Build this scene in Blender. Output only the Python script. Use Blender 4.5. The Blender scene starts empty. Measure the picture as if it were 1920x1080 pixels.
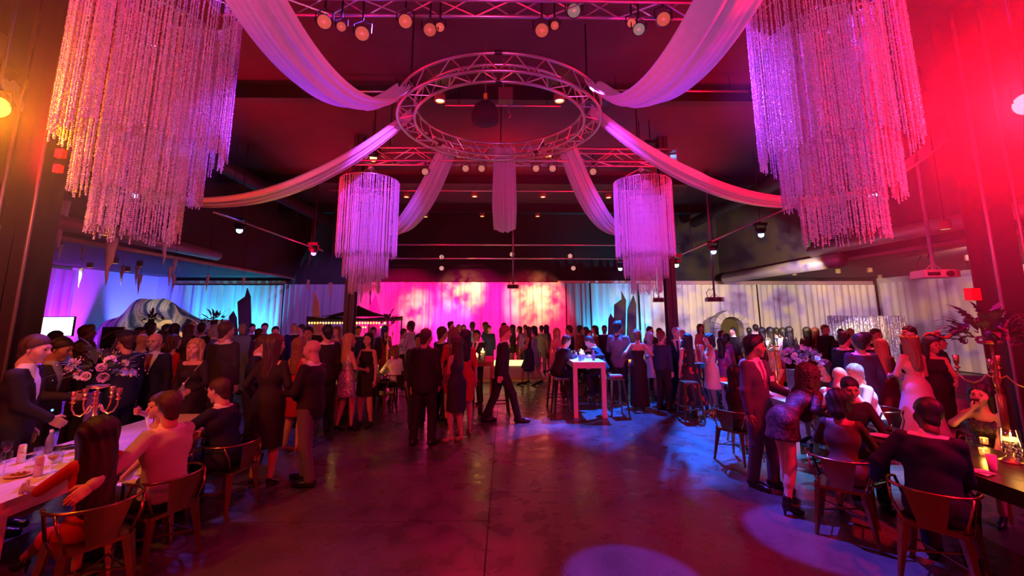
import bpy, math, random
import numpy as np
from mathutils import Vector, Matrix
random.seed(7)
PI = math.pi
SC = bpy.context.scene
COL = SC.collection

# ------------------------------------------------------------------ camera
F, CX, CY, H = 820.0, 960.0, 457.0, 2.1          # focal length and principal point in pixels of the 1920x1080 frame
PITCH = math.atan(133 / F)
YAW = math.atan(13 / F) * math.cos(PITCH)
FW = np.array([math.sin(YAW) * math.cos(PITCH), math.cos(YAW) * math.cos(PITCH), math.sin(PITCH)])
RT = np.array([math.cos(YAW), -math.sin(YAW), 0.0])
UP = np.cross(RT, FW)
CAM = np.array([0, 0, H])
def ray(u, v): return FW + RT * (u - CX) / F - UP * (v - CY) / F
def gz(u, v, z=0.0):                              # point on the height z seen at a pixel
    d = ray(u, v); return CAM + d * (z - H) / d[2]
def gy(u, v, y):                                  # point at the distance y down the hall
    d = ray(u, v); return CAM + d * y / d[1]
def gx(u, v, x):
    d = ray(u, v); return CAM + d * x / d[0]
cam = bpy.data.cameras.new('camera')
cam.sensor_width = 36.0
cam.lens = 36.0 * F / 1920.0
cam.shift_y = (CY - 540.0) / 1920.0
cam.clip_start = 0.05
camo = bpy.data.objects.new('camera', cam); COL.objects.link(camo)
camo.location = CAM
camo.rotation_euler = (PI / 2 + PITCH, 0, -YAW)
SC.camera = camo

# ------------------------------------------------------------------ view, world
SC.view_settings.view_transform = 'Standard'
SC.view_settings.look = 'None'
SC.view_settings.gamma = 1.0
SC.view_settings.use_curve_mapping = False
SC.view_settings.exposure = 0.0
SC.cycles.use_denoising = True
SC.cycles.sample_clamp_indirect = 4.0
SC.cycles.max_bounces = 4
SC.cycles.transparent_max_bounces = 8
w = bpy.data.worlds.new('hall_dark'); SC.world = w; w.use_nodes = True
w.node_tree.nodes['Background'].inputs[0].default_value = (1.0, 0.0, 0.05, 1)
w.node_tree.nodes['Background'].inputs[1].default_value = 0.16

# ------------------------------------------------------------------ lights of the hall, seen and added
def aim(o, t):
    d = Vector(t) - Vector(o.location)
    o.rotation_euler = d.to_track_quat('-Z', 'Y').to_euler()
def spot(loc, to, col, watt, deg=40, blend=0.5, size=0.06, gobo=None):
    l = bpy.data.lights.new('stage_or_fill_spot', 'SPOT'); l.color = col; l.energy = watt
    l.spot_size = math.radians(deg); l.spot_blend = blend; l.shadow_soft_size = size
    o = bpy.data.objects.new('stage_or_fill_spot', l); COL.objects.link(o); o.location = loc; aim(o, to)
    if gobo:
        l.use_nodes = True; nt = l.node_tree; em = nt.nodes['Emission']
        tc = nt.nodes.new('ShaderNodeTexCoord'); ns = nt.nodes.new('ShaderNodeTexNoise')
        ns.inputs['Scale'].default_value = gobo[0]; ns.inputs['Detail'].default_value = 6; ns.inputs['Roughness'].default_value = .65
        rp = nt.nodes.new('ShaderNodeValToRGB')
        for k, (p, c) in enumerate(gobo[1]):
            e = rp.color_ramp.elements[k] if k < 2 else rp.color_ramp.elements.new(p)
            e.position = p; e.color = (*c, 1)
        nt.links.new(tc.outputs['Normal'], ns.inputs['Vector']); nt.links.new(ns.outputs['Fac'], rp.inputs['Fac'])
        nt.links.new(rp.outputs['Color'], em.inputs['Color'])
    return o
def point(loc, col, watt, size=0.05, name='lamp_light'):
    l = bpy.data.lights.new(name, 'POINT'); l.color = col; l.energy = watt; l.shadow_soft_size = size
    o = bpy.data.objects.new(name, l); COL.objects.link(o); o.location = loc; return o
RED = (1, .02, .045); PINK = (1, .03, .32); MAG = (1, .02, .55); VIO = (.30, .05, 1); BLU = (.03, .10, 1); CYA = (.02, .55, 1); AMB = (1, .42, .06); WRM = (1, .62, .30)
# red and pink wash from the front rig behind the photographer
spot((-5.5, -2.5, 5.8), (-3.4, 5.5, 0.8), (1, .022, .03), 1150, 70, .8, .15)
spot((4.5, -2.5, 5.8), (4.2, 5.5, 0.8), (.75, .01, .34), 560, 62, .8, .15)
spot((0, -2.5, 6.0), (-1.8, 8.6, 0.9), (1, .012, .05), 1000, 44, .8, .15)
# wash on the drapes and crystal strands
spot((-0.8, -1.5, 2.6), (-3.3, 4.0, 4.2), (.80, .24, .85), 520, 60, .8, .1)
spot((0.8, -1.5, 2.6), (3.15, 4.0, 4.2), (.80, .22, .85), 520, 60, .8, .1)
spot((-1.5, 5.0, 5.6), (-3.3, 4.0, 4.7), VIO, 2200, 70, .7, .05)
spot((1.5, 5.0, 5.6), (3.15, 4.0, 4.7), VIO, 2200, 70, .7, .05)
spot((-1.0, 5.4, 5.3), (-3.05, 9.5, 4.2), (.42, .06, 1), 2200, 34, .7, .05)
spot((1.0, 5.4, 5.3), (3.05, 9.5, 4.2), (.42, .06, 1), 2200, 34, .7, .05)
spot((0, 1.0, 2.7), (0, 7.2, 5.2), (1, .06, .34), 700, 74, .8, .1)
spot((-3.0, 6.2, 2.9), (-1.9, 4.4, 5.0), (.25, .02, 1), 260, 60, .8, .1)
spot((3.0, 6.2, 2.9), (1.9, 4.4, 5.0), (.30, .02, 1), 260, 60, .8, .1)
# blue and violet moving heads
for (u, v, y, to, wt, dg) in ((1338, 470, 13.5, (3.3, 9.0, 0), 9000, 36), (1427, 438, 12.0, (4.3, 7.6, 0), 3600, 36), (1220, 288, 10.0, (3.6, 6.2, 0), 1300, 34)):
    p = gy(u, v, y); spot(p, to, BLU, wt, dg, .6, .06)
spot((4.6, 11.6, 6.3), (2.7, 8.8, 0), (.01, .12, 1), 22000, 40, .7, .05)  # unseen overhead spot added for the blue pool on the floor
spot((2.4, 12.2, 6.3), (2.4, 9.1, 0), (.01, .10, 1), 12000, 30, .8, .05)  # second unseen spot, added to widen that blue pool
for (u, v, wt, dg) in ((1385, 925, 4200, 12), (1551, 1005, 5200, 13), (1185, 1088, 3600, 10), (1690, 850, 3000, 13)):
    t = gz(u, v); spot((t[0] - 1.3, t[1] + 1.6, 6.3), t, (.12, .06, 1), wt, dg, .3, .04)
spot((6.8, 6.0, 6.0), (4.9, 6.4, 0.9), (.06, .36, 1), 7500, 22, .6, .05)
spot((-4.6, 6.6, 6.0), (-4.25, 4.4, 0.76), (.5, .08, 1), 1000, 26, .8, .06)
spot((-8.0, 12.0, 6.2), (-5.5, 8.6, 1.5), (.10, .10, 1), 1000, 34, .8, .06)
WARM = [(.40, (0, 0, 0)), (.56, (1, .72, .5)), (.66, (1, 1, 1))]
# the stage curtain: magenta, warm and blue beams
spot((-4.5, 14.2, 4.5), (-4.6, 20, 2.0), (1, .0, .14), 5200, 46, .6, .05)
spot((-0.5, 14.2, 4.5), (-1.6, 20, 2.0), (1, .0, .22), 5200, 46, .6, .05)
spot((2.0, 14.2, 4.5), (1.0, 20, 2.0), (1, .01, .10), 4600, 42, .6, .05)
spot((-1.0, 15.4, 4.5), (-1.9, 20, 3.1), (1, .58, .12), 5200, 30, 1, .04, (5.0, WARM))
spot((2.2, 15.4, 4.5), (1.3, 20, 2.8), (1, .50, .20), 5200, 36, 1, .04, (5.5, WARM))
spot((-4.5, 15.4, 4.5), (-3.9, 20, 2.3), (1, .50, .22), 3000, 24, 1, .04, (6.0, WARM))
spot((-2.6, 14.4, 4.4), (-2.3, 20, 1.6), (.08, .08, 1), 3200, 22, 1, .05)
# cyan uplights against the side curtains
for x, c, wt in ((-12.6, CYA, 800), (-10.9, CYA, 950), (-14.2, (.05, .10, 1), 420), (4.3, CYA, 640), (5.5, CYA, 640)):
    spot((x, 18.9, .25), (x, 20.0, 2.2), c, wt, 75, .7, .05)
spot((-6.5, 14.0, 6.0), (-8.0, 20, 2.0), (.40, .14, 1), 1000, 50, .7, .05)
# violet and cyan on the plain side wall
for y, c, wt in ((14.9, (.34, .02, 1), 2200), (16.4, (.14, .03, 1), 2600), (18.2, (.08, .10, 1), 1900)):
    spot((-13.6, y, .3), (-15.3, y + .2, 2.0), c, wt, 80, .8, .05)
# projectors throwing a clouded picture on the pale curtains
PALE = [(.36, (.10, .08, .22)), (.46, (.50, .42, .70)), (.54, (1, .80, .45)), (.66, (.45, .42, .62))]
spot((7.0, 10.6, 3.1), (11.0, 20, 2.3), (.95, .85, .85), 3600, 62, .35, .03, (6.5, PALE))
spot((11.0, 9.5, 3.6), (17.0, 17.0, 2.3), (1, .62, .70), 2300, 58, .35, .03, (5.0, PALE))
spot((4.5, 12.5, 3.4), (7.2, 20, 2.3), (.9, .85, .9), 900, 40, .35, .03, (7.0, PALE))
# lamps at the two sides of the hall
point(gy(1940, 195, 3.3), (1, .004, .015), 950, .12)
point(gy(-30, 205, 3.4), (1, .25, .01), 190, .12)
spot((8.0, 9.0, 5.5), (6.6, 7.6, .8), (1, .06, .16), 1300, 50, .8, .1)
spot((7.5, 2.0, 5.0), (4.4, 4.6, .8), (.8, .01, .30), 500, 50, .8, .1)
spot((2.2, 13.0, 6.2), (.9, 8.8, 0), (1, .0, .10), 2200, 16, .9, .1)
spot((-.5, 9.5, 5.2), (-.5, 5.0, 0), (1, .0, .10), 620, 76, .9, .1)  # unseen red wash added to brighten the middle of the floor
# unseen red floods added to tint the roof maroon
for x in (-6.2, 6.2):
    for y in (1.0, 5.0, 9.0, 13.0): spot((x, y, 3.9), (x * .6, y + 1.0, 6.75), (1, .0, .03), 760, 140, 1, .3)
spot((0, 12, 4.9), (0, 12.5, 6.7), (1, .0, .03), 520, 150, .9, .2); spot((0, 2.6, 5.4), (0, 3, 6.7), (1, .0, .03), 200, 150, .9, .2)
# amber beams on the two long swags
spot((-4.6, 10.5, 2.6), (-4.0, 7.6, 4.2), AMB, 420, 24, .9, .05)
spot((4.9, 10.5, 2.6), (4.3, 7.6, 4.2), (1, .30, .06), 420, 24, .9, .05)
# ------------------------------------------------------------------ materials
_M = {}
def mat(col, rough=.7, metal=0.0, spec=.5, emit=None, estr=0.0, noise=0.0, nscale=8.0, bump=0.0, bscale=60.0, trans=0.0, alpha=1.0, stretch=None, sheen=0.0):
    key = (tuple(round(c, 4) for c in col), rough, metal, spec, emit, estr, noise, nscale, bump, bscale, trans, alpha, stretch, sheen)
    if key in _M: return _M[key]
    m = bpy.data.materials.new('surface'); m.use_nodes = True
    nt = m.node_tree; b = nt.nodes['Principled BSDF']
    b.inputs['Base Color'].default_value = (*col, 1); b.inputs['Roughness'].default_value = rough
    b.inputs['Metallic'].default_value = metal; b.inputs['Specular IOR Level'].default_value = spec
    b.inputs['Transmission Weight'].default_value = trans; b.inputs['Alpha'].default_value = alpha
    if sheen: b.inputs['Sheen Weight'].default_value = sheen
    if emit:
        b.inputs['Emission Color'].default_value = (*emit, 1); b.inputs['Emission Strength'].default_value = estr
    if noise or bump:
        tc = nt.nodes.new('ShaderNodeTexCoord'); mp = nt.nodes.new('ShaderNodeMapping')
        if stretch: mp.inputs['Scale'].default_value = stretch
        nt.links.new(tc.outputs['Object'], mp.inputs['Vector'])
    if noise:
        n = nt.nodes.new('ShaderNodeTexNoise'); n.inputs['Scale'].default_value = nscale; n.inputs['Detail'].default_value = 5
        mx = nt.nodes.new('ShaderNodeMix'); mx.data_type = 'RGBA'
        mx.inputs['A'].default_value = (*[max(0, c * (1 - noise)) for c in col], 1); mx.inputs['B'].default_value = (*[min(1, c * (1 + noise)) for c in col], 1)
        nt.links.new(mp.outputs['Vector'], n.inputs['Vector']); nt.links.new(n.outputs['Fac'], mx.inputs['Factor'])
        nt.links.new(mx.outputs['Result'], b.inputs['Base Color'])
    if bump:
        n2 = nt.nodes.new('ShaderNodeTexNoise'); n2.inputs['Scale'].default_value = bscale; n2.inputs['Detail'].default_value = 3
        bp = nt.nodes.new('ShaderNodeBump'); bp.inputs['Strength'].default_value = bump; bp.inputs['Distance'].default_value = .01
        nt.links.new(mp.outputs['Vector'], n2.inputs['Vector']); nt.links.new(n2.outputs['Fac'], bp.inputs['Height'])
        nt.links.new(bp.outputs['Normal'], b.inputs['Normal'])
    _M[key] = m
    return m
def voronoi_mat(c1, c2, scale, rough=.4, metal=.6, thresh=.5):     # sequins and prints: cells of two colours
    key = ('v', c1, c2, scale, rough, metal, thresh)
    if key in _M: return _M[key]
    m = bpy.data.materials.new('cells'); m.use_nodes = True; nt = m.node_tree; b = nt.nodes['Principled BSDF']
    b.inputs['Roughness'].default_value = rough; b.inputs['Metallic'].default_value = metal
    tc = nt.nodes.new('ShaderNodeTexCoord'); vo = nt.nodes.new('ShaderNodeTexVoronoi'); vo.inputs['Scale'].default_value = scale
    rp = nt.nodes.new('ShaderNodeValToRGB'); rp.color_ramp.interpolation = 'CONSTANT'
    rp.color_ramp.elements[0].color = (*c1, 1); rp.color_ramp.elements[1].position = thresh; rp.color_ramp.elements[1].color = (*c2, 1)
    nt.links.new(tc.outputs['Object'], vo.inputs['Vector']); sep = nt.nodes.new('ShaderNodeSeparateColor')
    nt.links.new(vo.outputs['Color'], sep.inputs[0]); nt.links.new(sep.outputs[0], rp.inputs[0]); nt.links.new(rp.outputs[0], b.inputs['Base Color'])
    vm = nt.nodes.new('ShaderNodeVectorMath'); vm.operation = 'SUBTRACT'; vm.inputs[1].default_value = (.5, .5, .5)
    sc = nt.nodes.new('ShaderNodeVectorMath'); sc.operation = 'SCALE'; sc.inputs['Scale'].default_value = .7
    ge = nt.nodes.new('ShaderNodeNewGeometry'); ad = nt.nodes.new('ShaderNodeVectorMath'); no = nt.nodes.new('ShaderNodeVectorMath'); no.operation = 'NORMALIZE'
    if metal > .3:
        nt.links.new(vo.outputs['Color'], vm.inputs[0]); nt.links.new(vm.outputs[0], sc.inputs[0]); nt.links.new(sc.outputs[0], ad.inputs[0])
        nt.links.new(ge.outputs['Normal'], ad.inputs[1]); nt.links.new(ad.outputs[0], no.inputs[0]); nt.links.new(no.outputs[0], b.inputs['Normal'])
    _M[key] = m
    return m
def glass_mat(tint=(.9, .95, 1.0), rough=.03):
    key = ('g', tint, rough)
    if key in _M: return _M[key]
    m = bpy.data.materials.new('glass'); m.use_nodes = True; nt = m.node_tree
    nt.nodes.remove(nt.nodes['Principled BSDF']); out = nt.nodes['Material Output']
    tr = nt.nodes.new('ShaderNodeBsdfTransparent'); tr.inputs[0].default_value = (*tint, 1)
    gl = nt.nodes.new('ShaderNodeBsdfGlossy'); gl.inputs['Roughness'].default_value = rough
    lw = nt.nodes.new('ShaderNodeLayerWeight'); lw.inputs[0].default_value = .22; fr = nt.nodes.new('ShaderNodeMath'); fr.operation = 'MULTIPLY_ADD'; fr.inputs[1].default_value = .55; fr.inputs[2].default_value = .04; nt.links.new(lw.outputs['Facing'], fr.inputs[0])
    mx = nt.nodes.new('ShaderNodeMixShader')
    nt.links.new(fr.outputs[0], mx.inputs[0]); nt.links.new(tr.outputs[0], mx.inputs[1]); nt.links.new(gl.outputs[0], mx.inputs[2]); nt.links.new(mx.outputs[0], out.inputs[0])
    _M[key] = m
    return m
def emis(col, s): return mat((.02, .02, .02), .4, 0, .3, tuple(col), s)
GOLD = mat((.75, .42, .16), .28, .95); COPPER = mat((.40, .22, .11), .27, 1.0, noise=.2, nscale=20)
STEEL = mat((.62, .60, .64), .32, .9); BLACKM = mat((.012, .011, .012), .45, .2); DARK = mat((.02, .017, .018), .8, noise=.3, nscale=3)
WHITEP = mat((.78, .76, .76), .45, noise=.05, nscale=5); SILVER = mat((.8, .8, .82), .25, 1.0)
GLASS = glass_mat()
# ------------------------------------------------------------------ mesh helpers
class MB:
    def __init__(s): s.v = []; s.f = []
    def add(s, v, f):
        n = len(s.v); s.v.extend([tuple(p) for p in v]); s.f.extend([tuple(i + n for i in q) for q in f]); return s
    def box(s, a, b):
        (x0, y0, z0), (x1, y1, z1) = a, b
        return s.add([(x0, y0, z0), (x1, y0, z0), (x1, y1, z0), (x0, y1, z0), (x0, y0, z1), (x1, y0, z1), (x1, y1, z1), (x0, y1, z1)],
                     [(0, 3, 2, 1), (4, 5, 6, 7), (0, 1, 5, 4), (1, 2, 6, 5), (2, 3, 7, 6), (3, 0, 4, 7)])
    def bar(s, a, b, wa, wb=None, ha=None, hb=None, ref=(0, 0, 1)):     # rectangular bar from a to b
        wb = wa if wb is None else wb; ha = wa if ha is None else ha; hb = (wb if ha == wa else ha) if hb is None else hb
        a = np.array(a, float); b = np.array(b, float); d = b - a; d /= np.linalg.norm(d)
        r = np.array(ref, float)
        if abs(d @ r) > .98: r = np.array((0, 1.0, 0))
        x = np.cross(d, r); x /= np.linalg.norm(x); y = np.cross(x, d)
        v = []
        for p, w_, h_ in ((a, wa, ha), (b, wb, hb)):
            for sx, sy in ((-1, -1), (1, -1), (1, 1), (-1, 1)): v.append(p + x * sx * w_ / 2 + y * sy * h_ / 2)
        return s.add(v, [(0, 1, 2, 3), (7, 6, 5, 4), (0, 4, 5, 1), (1, 5, 6, 2), (2, 6, 7, 3), (3, 7, 4, 0)])
    def tube(s, pts, r, n=8, closed=False, caps=True):
        pts = [np.array(p, float) for p in pts]; m = len(pts)
        rs = r if hasattr(r, '__len__') else [r] * m
        v = []; f = []; x = None
        for i, p in enumerate(pts):
            if closed: d = pts[(i + 1) % m] - pts[i - 1]
            else: d = pts[min(i + 1, m - 1)] - pts[max(i - 1, 0)]
            d = d / (np.linalg.norm(d) + 1e-9)
            if x is None:
                q = np.array((0, 0, 1.0)) if abs(d[2]) < .9 else np.array((1.0, 0, 0))
                x = np.cross(d, q)
            x = x - d * (x @ d); x /= np.linalg.norm(x) + 1e-9; y = np.cross(d, x)
            for k in range(n):
                t = 2 * PI * k / n; v.append(p + (x * math.cos(t) + y * math.sin(t)) * rs[i])
        for i in range(m if closed else m - 1):
            j = (i + 1) % m
            for k in range(n): f.append((i * n + k, i * n + (k + 1) % n, j * n + (k + 1) % n, j * n + k))
        if not closed and caps:
            f.append(tuple(range(n - 1, -1, -1))); f.append(tuple((m - 1) * n + k for k in range(n)))
        return s.add(v, f)
    def lathe(s, prof, n=16, c=(0, 0, 0), caps=True):                    # prof: (radius, z) bottom to top
        v = []; f = []
        for r, z in prof:
            for k in range(n): t = 2 * PI * k / n; v.append((c[0] + r * math.cos(t), c[1] + r * math.sin(t), c[2] + z))
        for i in range(len(prof) - 1):
            for k in range(n): f.append((i * n + k, i * n + (k + 1) % n, (i + 1) * n + (k + 1) % n, (i + 1) * n + k))
        if caps:
            f.append(tuple(range(n - 1, -1, -1))); f.append(tuple((len(prof) - 1) * n + k for k in range(n)))
        return s.add(v, f)
    def prism(s, poly, y0, y1):                                          # x-z outline pushed along y
        n = len(poly)
        v = [(x, y0, z) for x, z in poly] + [(x, y1, z) for x, z in poly]
        f = [tuple(range(n)), tuple(range(2 * n - 1, n - 1, -1))] + [(i, i + n, (i + 1) % n + n, (i + 1) % n) for i in range(n)]
        return s.add(v, f)
    def grid(s, fn, nu, nv):
        v = [fn(i / nu, j / nv) for i in range(nu + 1) for j in range(nv + 1)]
        f = [(i * (nv + 1) + j, (i + 1) * (nv + 1) + j, (i + 1) * (nv + 1) + j + 1, i * (nv + 1) + j + 1) for i in range(nu) for j in range(nv)]
        return s.add(v, f)
    def mesh(s, name, smooth=False):
        m = bpy.data.meshes.new(name); m.from_pydata(s.v, [], s.f)
        if smooth: m.polygons.foreach_set('use_smooth', [True] * len(m.polygons))
        m.update(); return m
    def build(s, name, m, parent=None, smooth=False, loc=None):
        return link(name, s.mesh(name, smooth), m, parent, loc)
def link(name, me, m, parent=None, loc=None):
    o = bpy.data.objects.new(name, me); COL.objects.link(o)
    if m is not None:
        if not me.materials: me.materials.append(m)
        elif me.materials[0] != m: o.material_slots[0].link = 'OBJECT'; o.material_slots[0].material = m
    if parent: o.parent = parent
    if loc is not None: o.location = loc
    return o
def tag(o, label, cat, group=None):
    o['label'] = label; o['category'] = cat
    if group: o['group'] = group
    return o
def thing(name, label, cat, loc=(0, 0, 0), rz=0.0, group=None):
    o = bpy.data.objects.new(name, None); COL.objects.link(o); o.location = loc; o.rotation_euler = (0, 0, rz); o.empty_display_size = .1
    return tag(o, label, cat, group)
def struct(o): o['kind'] = 'structure'; return o
def dup(root, loc, rz, label, group=None, scale=None):
    r = root.copy(); COL.objects.link(r); r.location = loc; r.rotation_euler = (0, 0, rz); r['label'] = label
    if group: r['group'] = group
    if scale: r.scale = scale
    for ch in list(root.children):
        c = ch.copy(); COL.objects.link(c); c.parent = r
        for g in list(ch.children):
            d = g.copy(); COL.objects.link(d); d.parent = c
    return r
# ------------------------------------------------------------------ the hall
D = 20.0; XL = -15.3; XR = 17.2; ZC = 6.75; ZS = 3.75
def floor_mat():
    m = bpy.data.materials.new('concrete'); m.use_nodes = True; nt = m.node_tree; b = nt.nodes['Principled BSDF']
    tc = nt.nodes.new('ShaderNodeTexCoord'); n = nt.nodes.new('ShaderNodeTexNoise'); n.inputs['Scale'].default_value = .9; n.inputs['Detail'].default_value = 9; n.inputs['Roughness'].default_value = .7
    r = nt.nodes.new('ShaderNodeValToRGB'); r.color_ramp.elements[0].position = .3; r.color_ramp.elements[0].color = (.045, .040, .042, 1)
    r.color_ramp.elements[1].position = .75; r.color_ramp.elements[1].color = (.13, .12, .12, 1)
    n2 = nt.nodes.new('ShaderNodeTexNoise'); n2.inputs['Scale'].default_value = 3.5; n2.inputs['Detail'].default_value = 8
    r2 = nt.nodes.new('ShaderNodeMapRange'); r2.inputs[1].default_value = .3; r2.inputs[2].default_value = .7; r2.inputs[3].default_value = .20; r2.inputs[4].default_value = .40
    n3 = nt.nodes.new('ShaderNodeTexNoise'); n3.inputs['Scale'].default_value = 40; n3.inputs['Detail'].default_value = 4
    bp = nt.nodes.new('ShaderNodeBump'); bp.inputs['Strength'].default_value = .12; bp.inputs['Distance'].default_value = .004
    for k in (n, n2, n3): nt.links.new(tc.outputs['Object'], k.inputs['Vector'])
    nt.links.new(n.outputs['Fac'], r.inputs[0]); nt.links.new(r.outputs[0], b.inputs['Base Color'])
    nt.links.new(n2.outputs['Fac'], r2.inputs[0]); nt.links.new(r2.outputs[0], b.inputs['Roughness'])
    nt.links.new(n3.outputs['Fac'], bp.inputs['Height']); nt.links.new(bp.outputs[0], b.inputs['Normal'])
    b.inputs['Specular IOR Level'].default_value = .6
    return m
fl = struct(MB().box((XL - .2, -4, -.2), (XR + .2, D + .2, -.012)).build('floor', mat((.02, .018, .018), .9)))
CONC = floor_mat()
for (x0, x1, ys) in ((XL, -8.2, (-4, 4.92, 12.2, D)), (-8.2, -.165, (-4, 4.92, 12.2, D)), (-.165, 8.0, (-4, 5.65, 12.9, D)), (8.0, XR, (-4, 5.65, 12.9, D))):
    for y0, y1 in zip(ys[:-1], ys[1:]):
        MB().box((x0 + .005, y0 + .005, -.1), (x1 - .005, y1 - .005, 0)).build('floor_slab', CONC, fl)
WALLD = mat((.030, .022, .022), .85, noise=.3, nscale=2)
WALLW = mat((.62, .60, .62), .75, noise=.04, nscale=2)
struct(MB().box((XL - .2, D, 0), (XR + .2, D + .2, ZC)).build('wall_back', WALLD))
struct(MB().box((XL - .2, -4, 0), (XL, D + .2, ZS + .1)).build('wall_left', WALLW))
struct(MB().box((XR, -4, 0), (XR + .2, D + .2, ZS + .1)).build('wall_right', WALLW))
CEILM = mat((.05, .04, .04), .8, noise=.35, nscale=1.5)
struct(MB().box((-9.6, -4, ZC), (9.9, D + .2, ZC + .2)).build('ceiling', CEILM))
struct(MB().box((XL - .2, -4, ZS), (-9.6, D + .2, ZC)).build('ceiling', mat((.05, .035, .03), .8, noise=.3, nscale=1.5)))
struct(MB().box((9.9, -4, ZS), (XR + .2, D + .2, ZC)).build('ceiling', mat((.05, .035, .03), .8, noise=.3, nscale=1.5)))
struct(MB().box((XL, 19.55, 0), (XL + .45, D, ZS)).build('trim_1', WALLW))
# ceiling ribs over the high bay
BEAM = mat((.018, .013, .013), .6)
for k, y in enumerate((2.2, 8.4, 14.2, 18.2)):
    b = MB(); b.box((-9.6, y - .1, ZC - .34), (9.9, y + .1, ZC - .31)); b.box((-9.6, y - .012, ZC - .31), (9.9, y + .012, ZC)); o = b.build('ceiling_beam', BEAM)
    tag(o, ('dark steel ceiling beam nearest the camera', 'dark steel ceiling beam above the ring truss', 'dark steel ceiling beam behind the far crystal chandeliers', 'dark steel ceiling beam above the stage curtain')[k], 'beam', 'ceiling beams')
for k, x in enumerate((-7.6, 8.2)):
    o = thing('air_duct', 'dark round air duct running under the high ceiling ' + ('on the amber-lit side' if k == 0 else 'on the red-lit side'), 'duct', (x, 0, 6.05), group='air ducts')
    MB().tube([(0, 3, 0), (0, 18.5, 0)], .22, 14).build('duct_tube', mat((.05, .04, .045), .5, .5), o, True)
    for y in (5, 10, 15): MB().bar((0, y, .2), (0, y, ZC - 6.052), .03).build('strap', BLACKM, o)
# ------------------------------------------------------------------ steel columns
COLM = mat((.06, .045, .045), .45, .3, noise=.2, nscale=4)
def column(x, y, label, w_=.24):
    t = thing('steel_column', label, 'column', (x, y, 0), group='steel columns')
    h = w_ / 2
    MB().box((-h, -h, 0), (h, -h + .016, ZC)).build('flange', COLM, t); MB().box((-h, h - .016, 0), (h, h, ZC)).build('flange', COLM, t)
    MB().box((-.008, -h, 0), (.008, h, ZC)).build('web', COLM, t)
    MB().box((-h - .06, -h - .06, 0), (h + .06, h + .06, .03)).build('base_plate', COLM, t)
    return t
cl = column(-6.25, 5.75, 'tall dark steel column with orange tags at the amber-lit side', .36)
cr = column(7.05, 6.15, 'tall dark steel column glowing red behind the gold candelabra', .36)
column(-3.83, 11.0, 'steel column lit blue and red in front of the black market tent')
column(4.15, 11.0, 'dark maroon steel column beside the pale projected curtain')
def on_col(c, name, u0, v0, u1, v1, y, dy, m):
    a = gy(u0, v0, y); b = gy(u1, v1, y); o = MB().box((a[0], y, b[2]), (b[0], y + dy, a[2])).build(name, m, c); o.location = (-c.location[0], -c.location[1], 0)
on_col(cr, 'alarm_box', 1820, 540, 1842, 563, 5.85, .1, mat((.7, .02, .02), .4))
on_col(cl, 'orange_tag', 104, 279, 116, 294, 5.5, .06, mat((.9, .12, .02), .5)); on_col(cl, 'orange_tag', 100, 308, 110, 322, 5.5, .06, mat((.9, .12, .02), .5))
for c, xs, m in ((cl, (-.22, .21), mat((.35, .28, .18), .4, .6)), (cr, (-.23, .22), mat((.42, .34, .45), .35, .6))):
    for x in xs: MB().tube([(x, -.2, 0), (x, -.2, ZC)], .02, 8).build('conduit', m, c, True)
# side ducts and soffit edges
def pipe(name, pts, r, m, label, cat, n=12, group=None): return tag(MB().tube(pts, r, n).build(name, m, smooth=True), label, cat, group)
def lpipe(pts, r, label):
    t = thing('lighting_pipe', label, 'pipe', (0, 0, 0), group='lighting pipes'); MB().tube(pts, r, 8).build('bar', STEEL, t, True)
    a, b = np.array(pts[0], float), np.array(pts[-1], float)
    for k in (.12, .88): q = a + (b - a) * k; MB().tube([tuple(q), (q[0], q[1], ZC)], .008, 5).build('hanger', BLACKM, t)
    return t
DUCT = mat((.38, .33, .35), .4, .5)
pipe('round_duct', [(-9.2, 8.8, 3.98), (-9.2, 14.0, 3.98)], .17, DUCT, 'round metal duct with a pink glint hanging beside the icicle props', 'duct', group='side ducts')
pipe('round_duct', [(9.3, 6.0, 3.98), (9.3, 13.0, 3.98)], .17, DUCT, 'round metal duct with a red glint beside the white ceiling projector', 'duct', group='side ducts')
pipe('round_duct', [(9.4, 12.0, 3.62), (9.4, 18.5, 3.62)], .2, DUCT, 'wide grey duct ending above the pale projected curtain', 'duct', group='side ducts')
pipe('ceiling_rail', [(-9.3, 7.5, 3.68), (-9.3, 19.5, 3.68)], .05, mat((.45, .4, .3), .5), 'long pale ceiling rail over the icicle props', 'rail', 8)
pipe('ceiling_rail', [(9.75, 6, 3.66), (9.75, 19.5, 3.66)], .05, mat((.3, .2, .2), .5), 'long ceiling rail along the red-lit side aisle', 'rail', 8)
for (u0, v0, u1, v1, z, lb) in ((612, 172, 760, 171, 6.45, 'thin lighting pipe behind the rear rim of the ring truss'), (1120, 171, 1405, 169, 6.45, 'thin lighting pipe meeting the near drape beside the ring truss'), (835, 198, 1052, 198, 6.3, 'pink-lit lighting pipe seen through the ring truss'), (620, 358, 1180, 358, 6.3, 'long dark lighting pipe behind the hanging middle drape')):
    a = gz(u0, v0, z); b = gz(u1, v1, z); y = (a[1] + b[1]) / 2
    lpipe([(a[0], y, z), (b[0], y, z)], .022, lb)
lpipe([(-6.5, 17.6, 4.35), (6.8, 17.6, 4.35)], .03, 'long lighting pipe with red glint just above the stage curtain')
lpipe([(-6.5, 16.6, 4.75), (6.8, 16.6, 4.75)], .03, 'upper lighting pipe over the stage carrying small spotlights')
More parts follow.
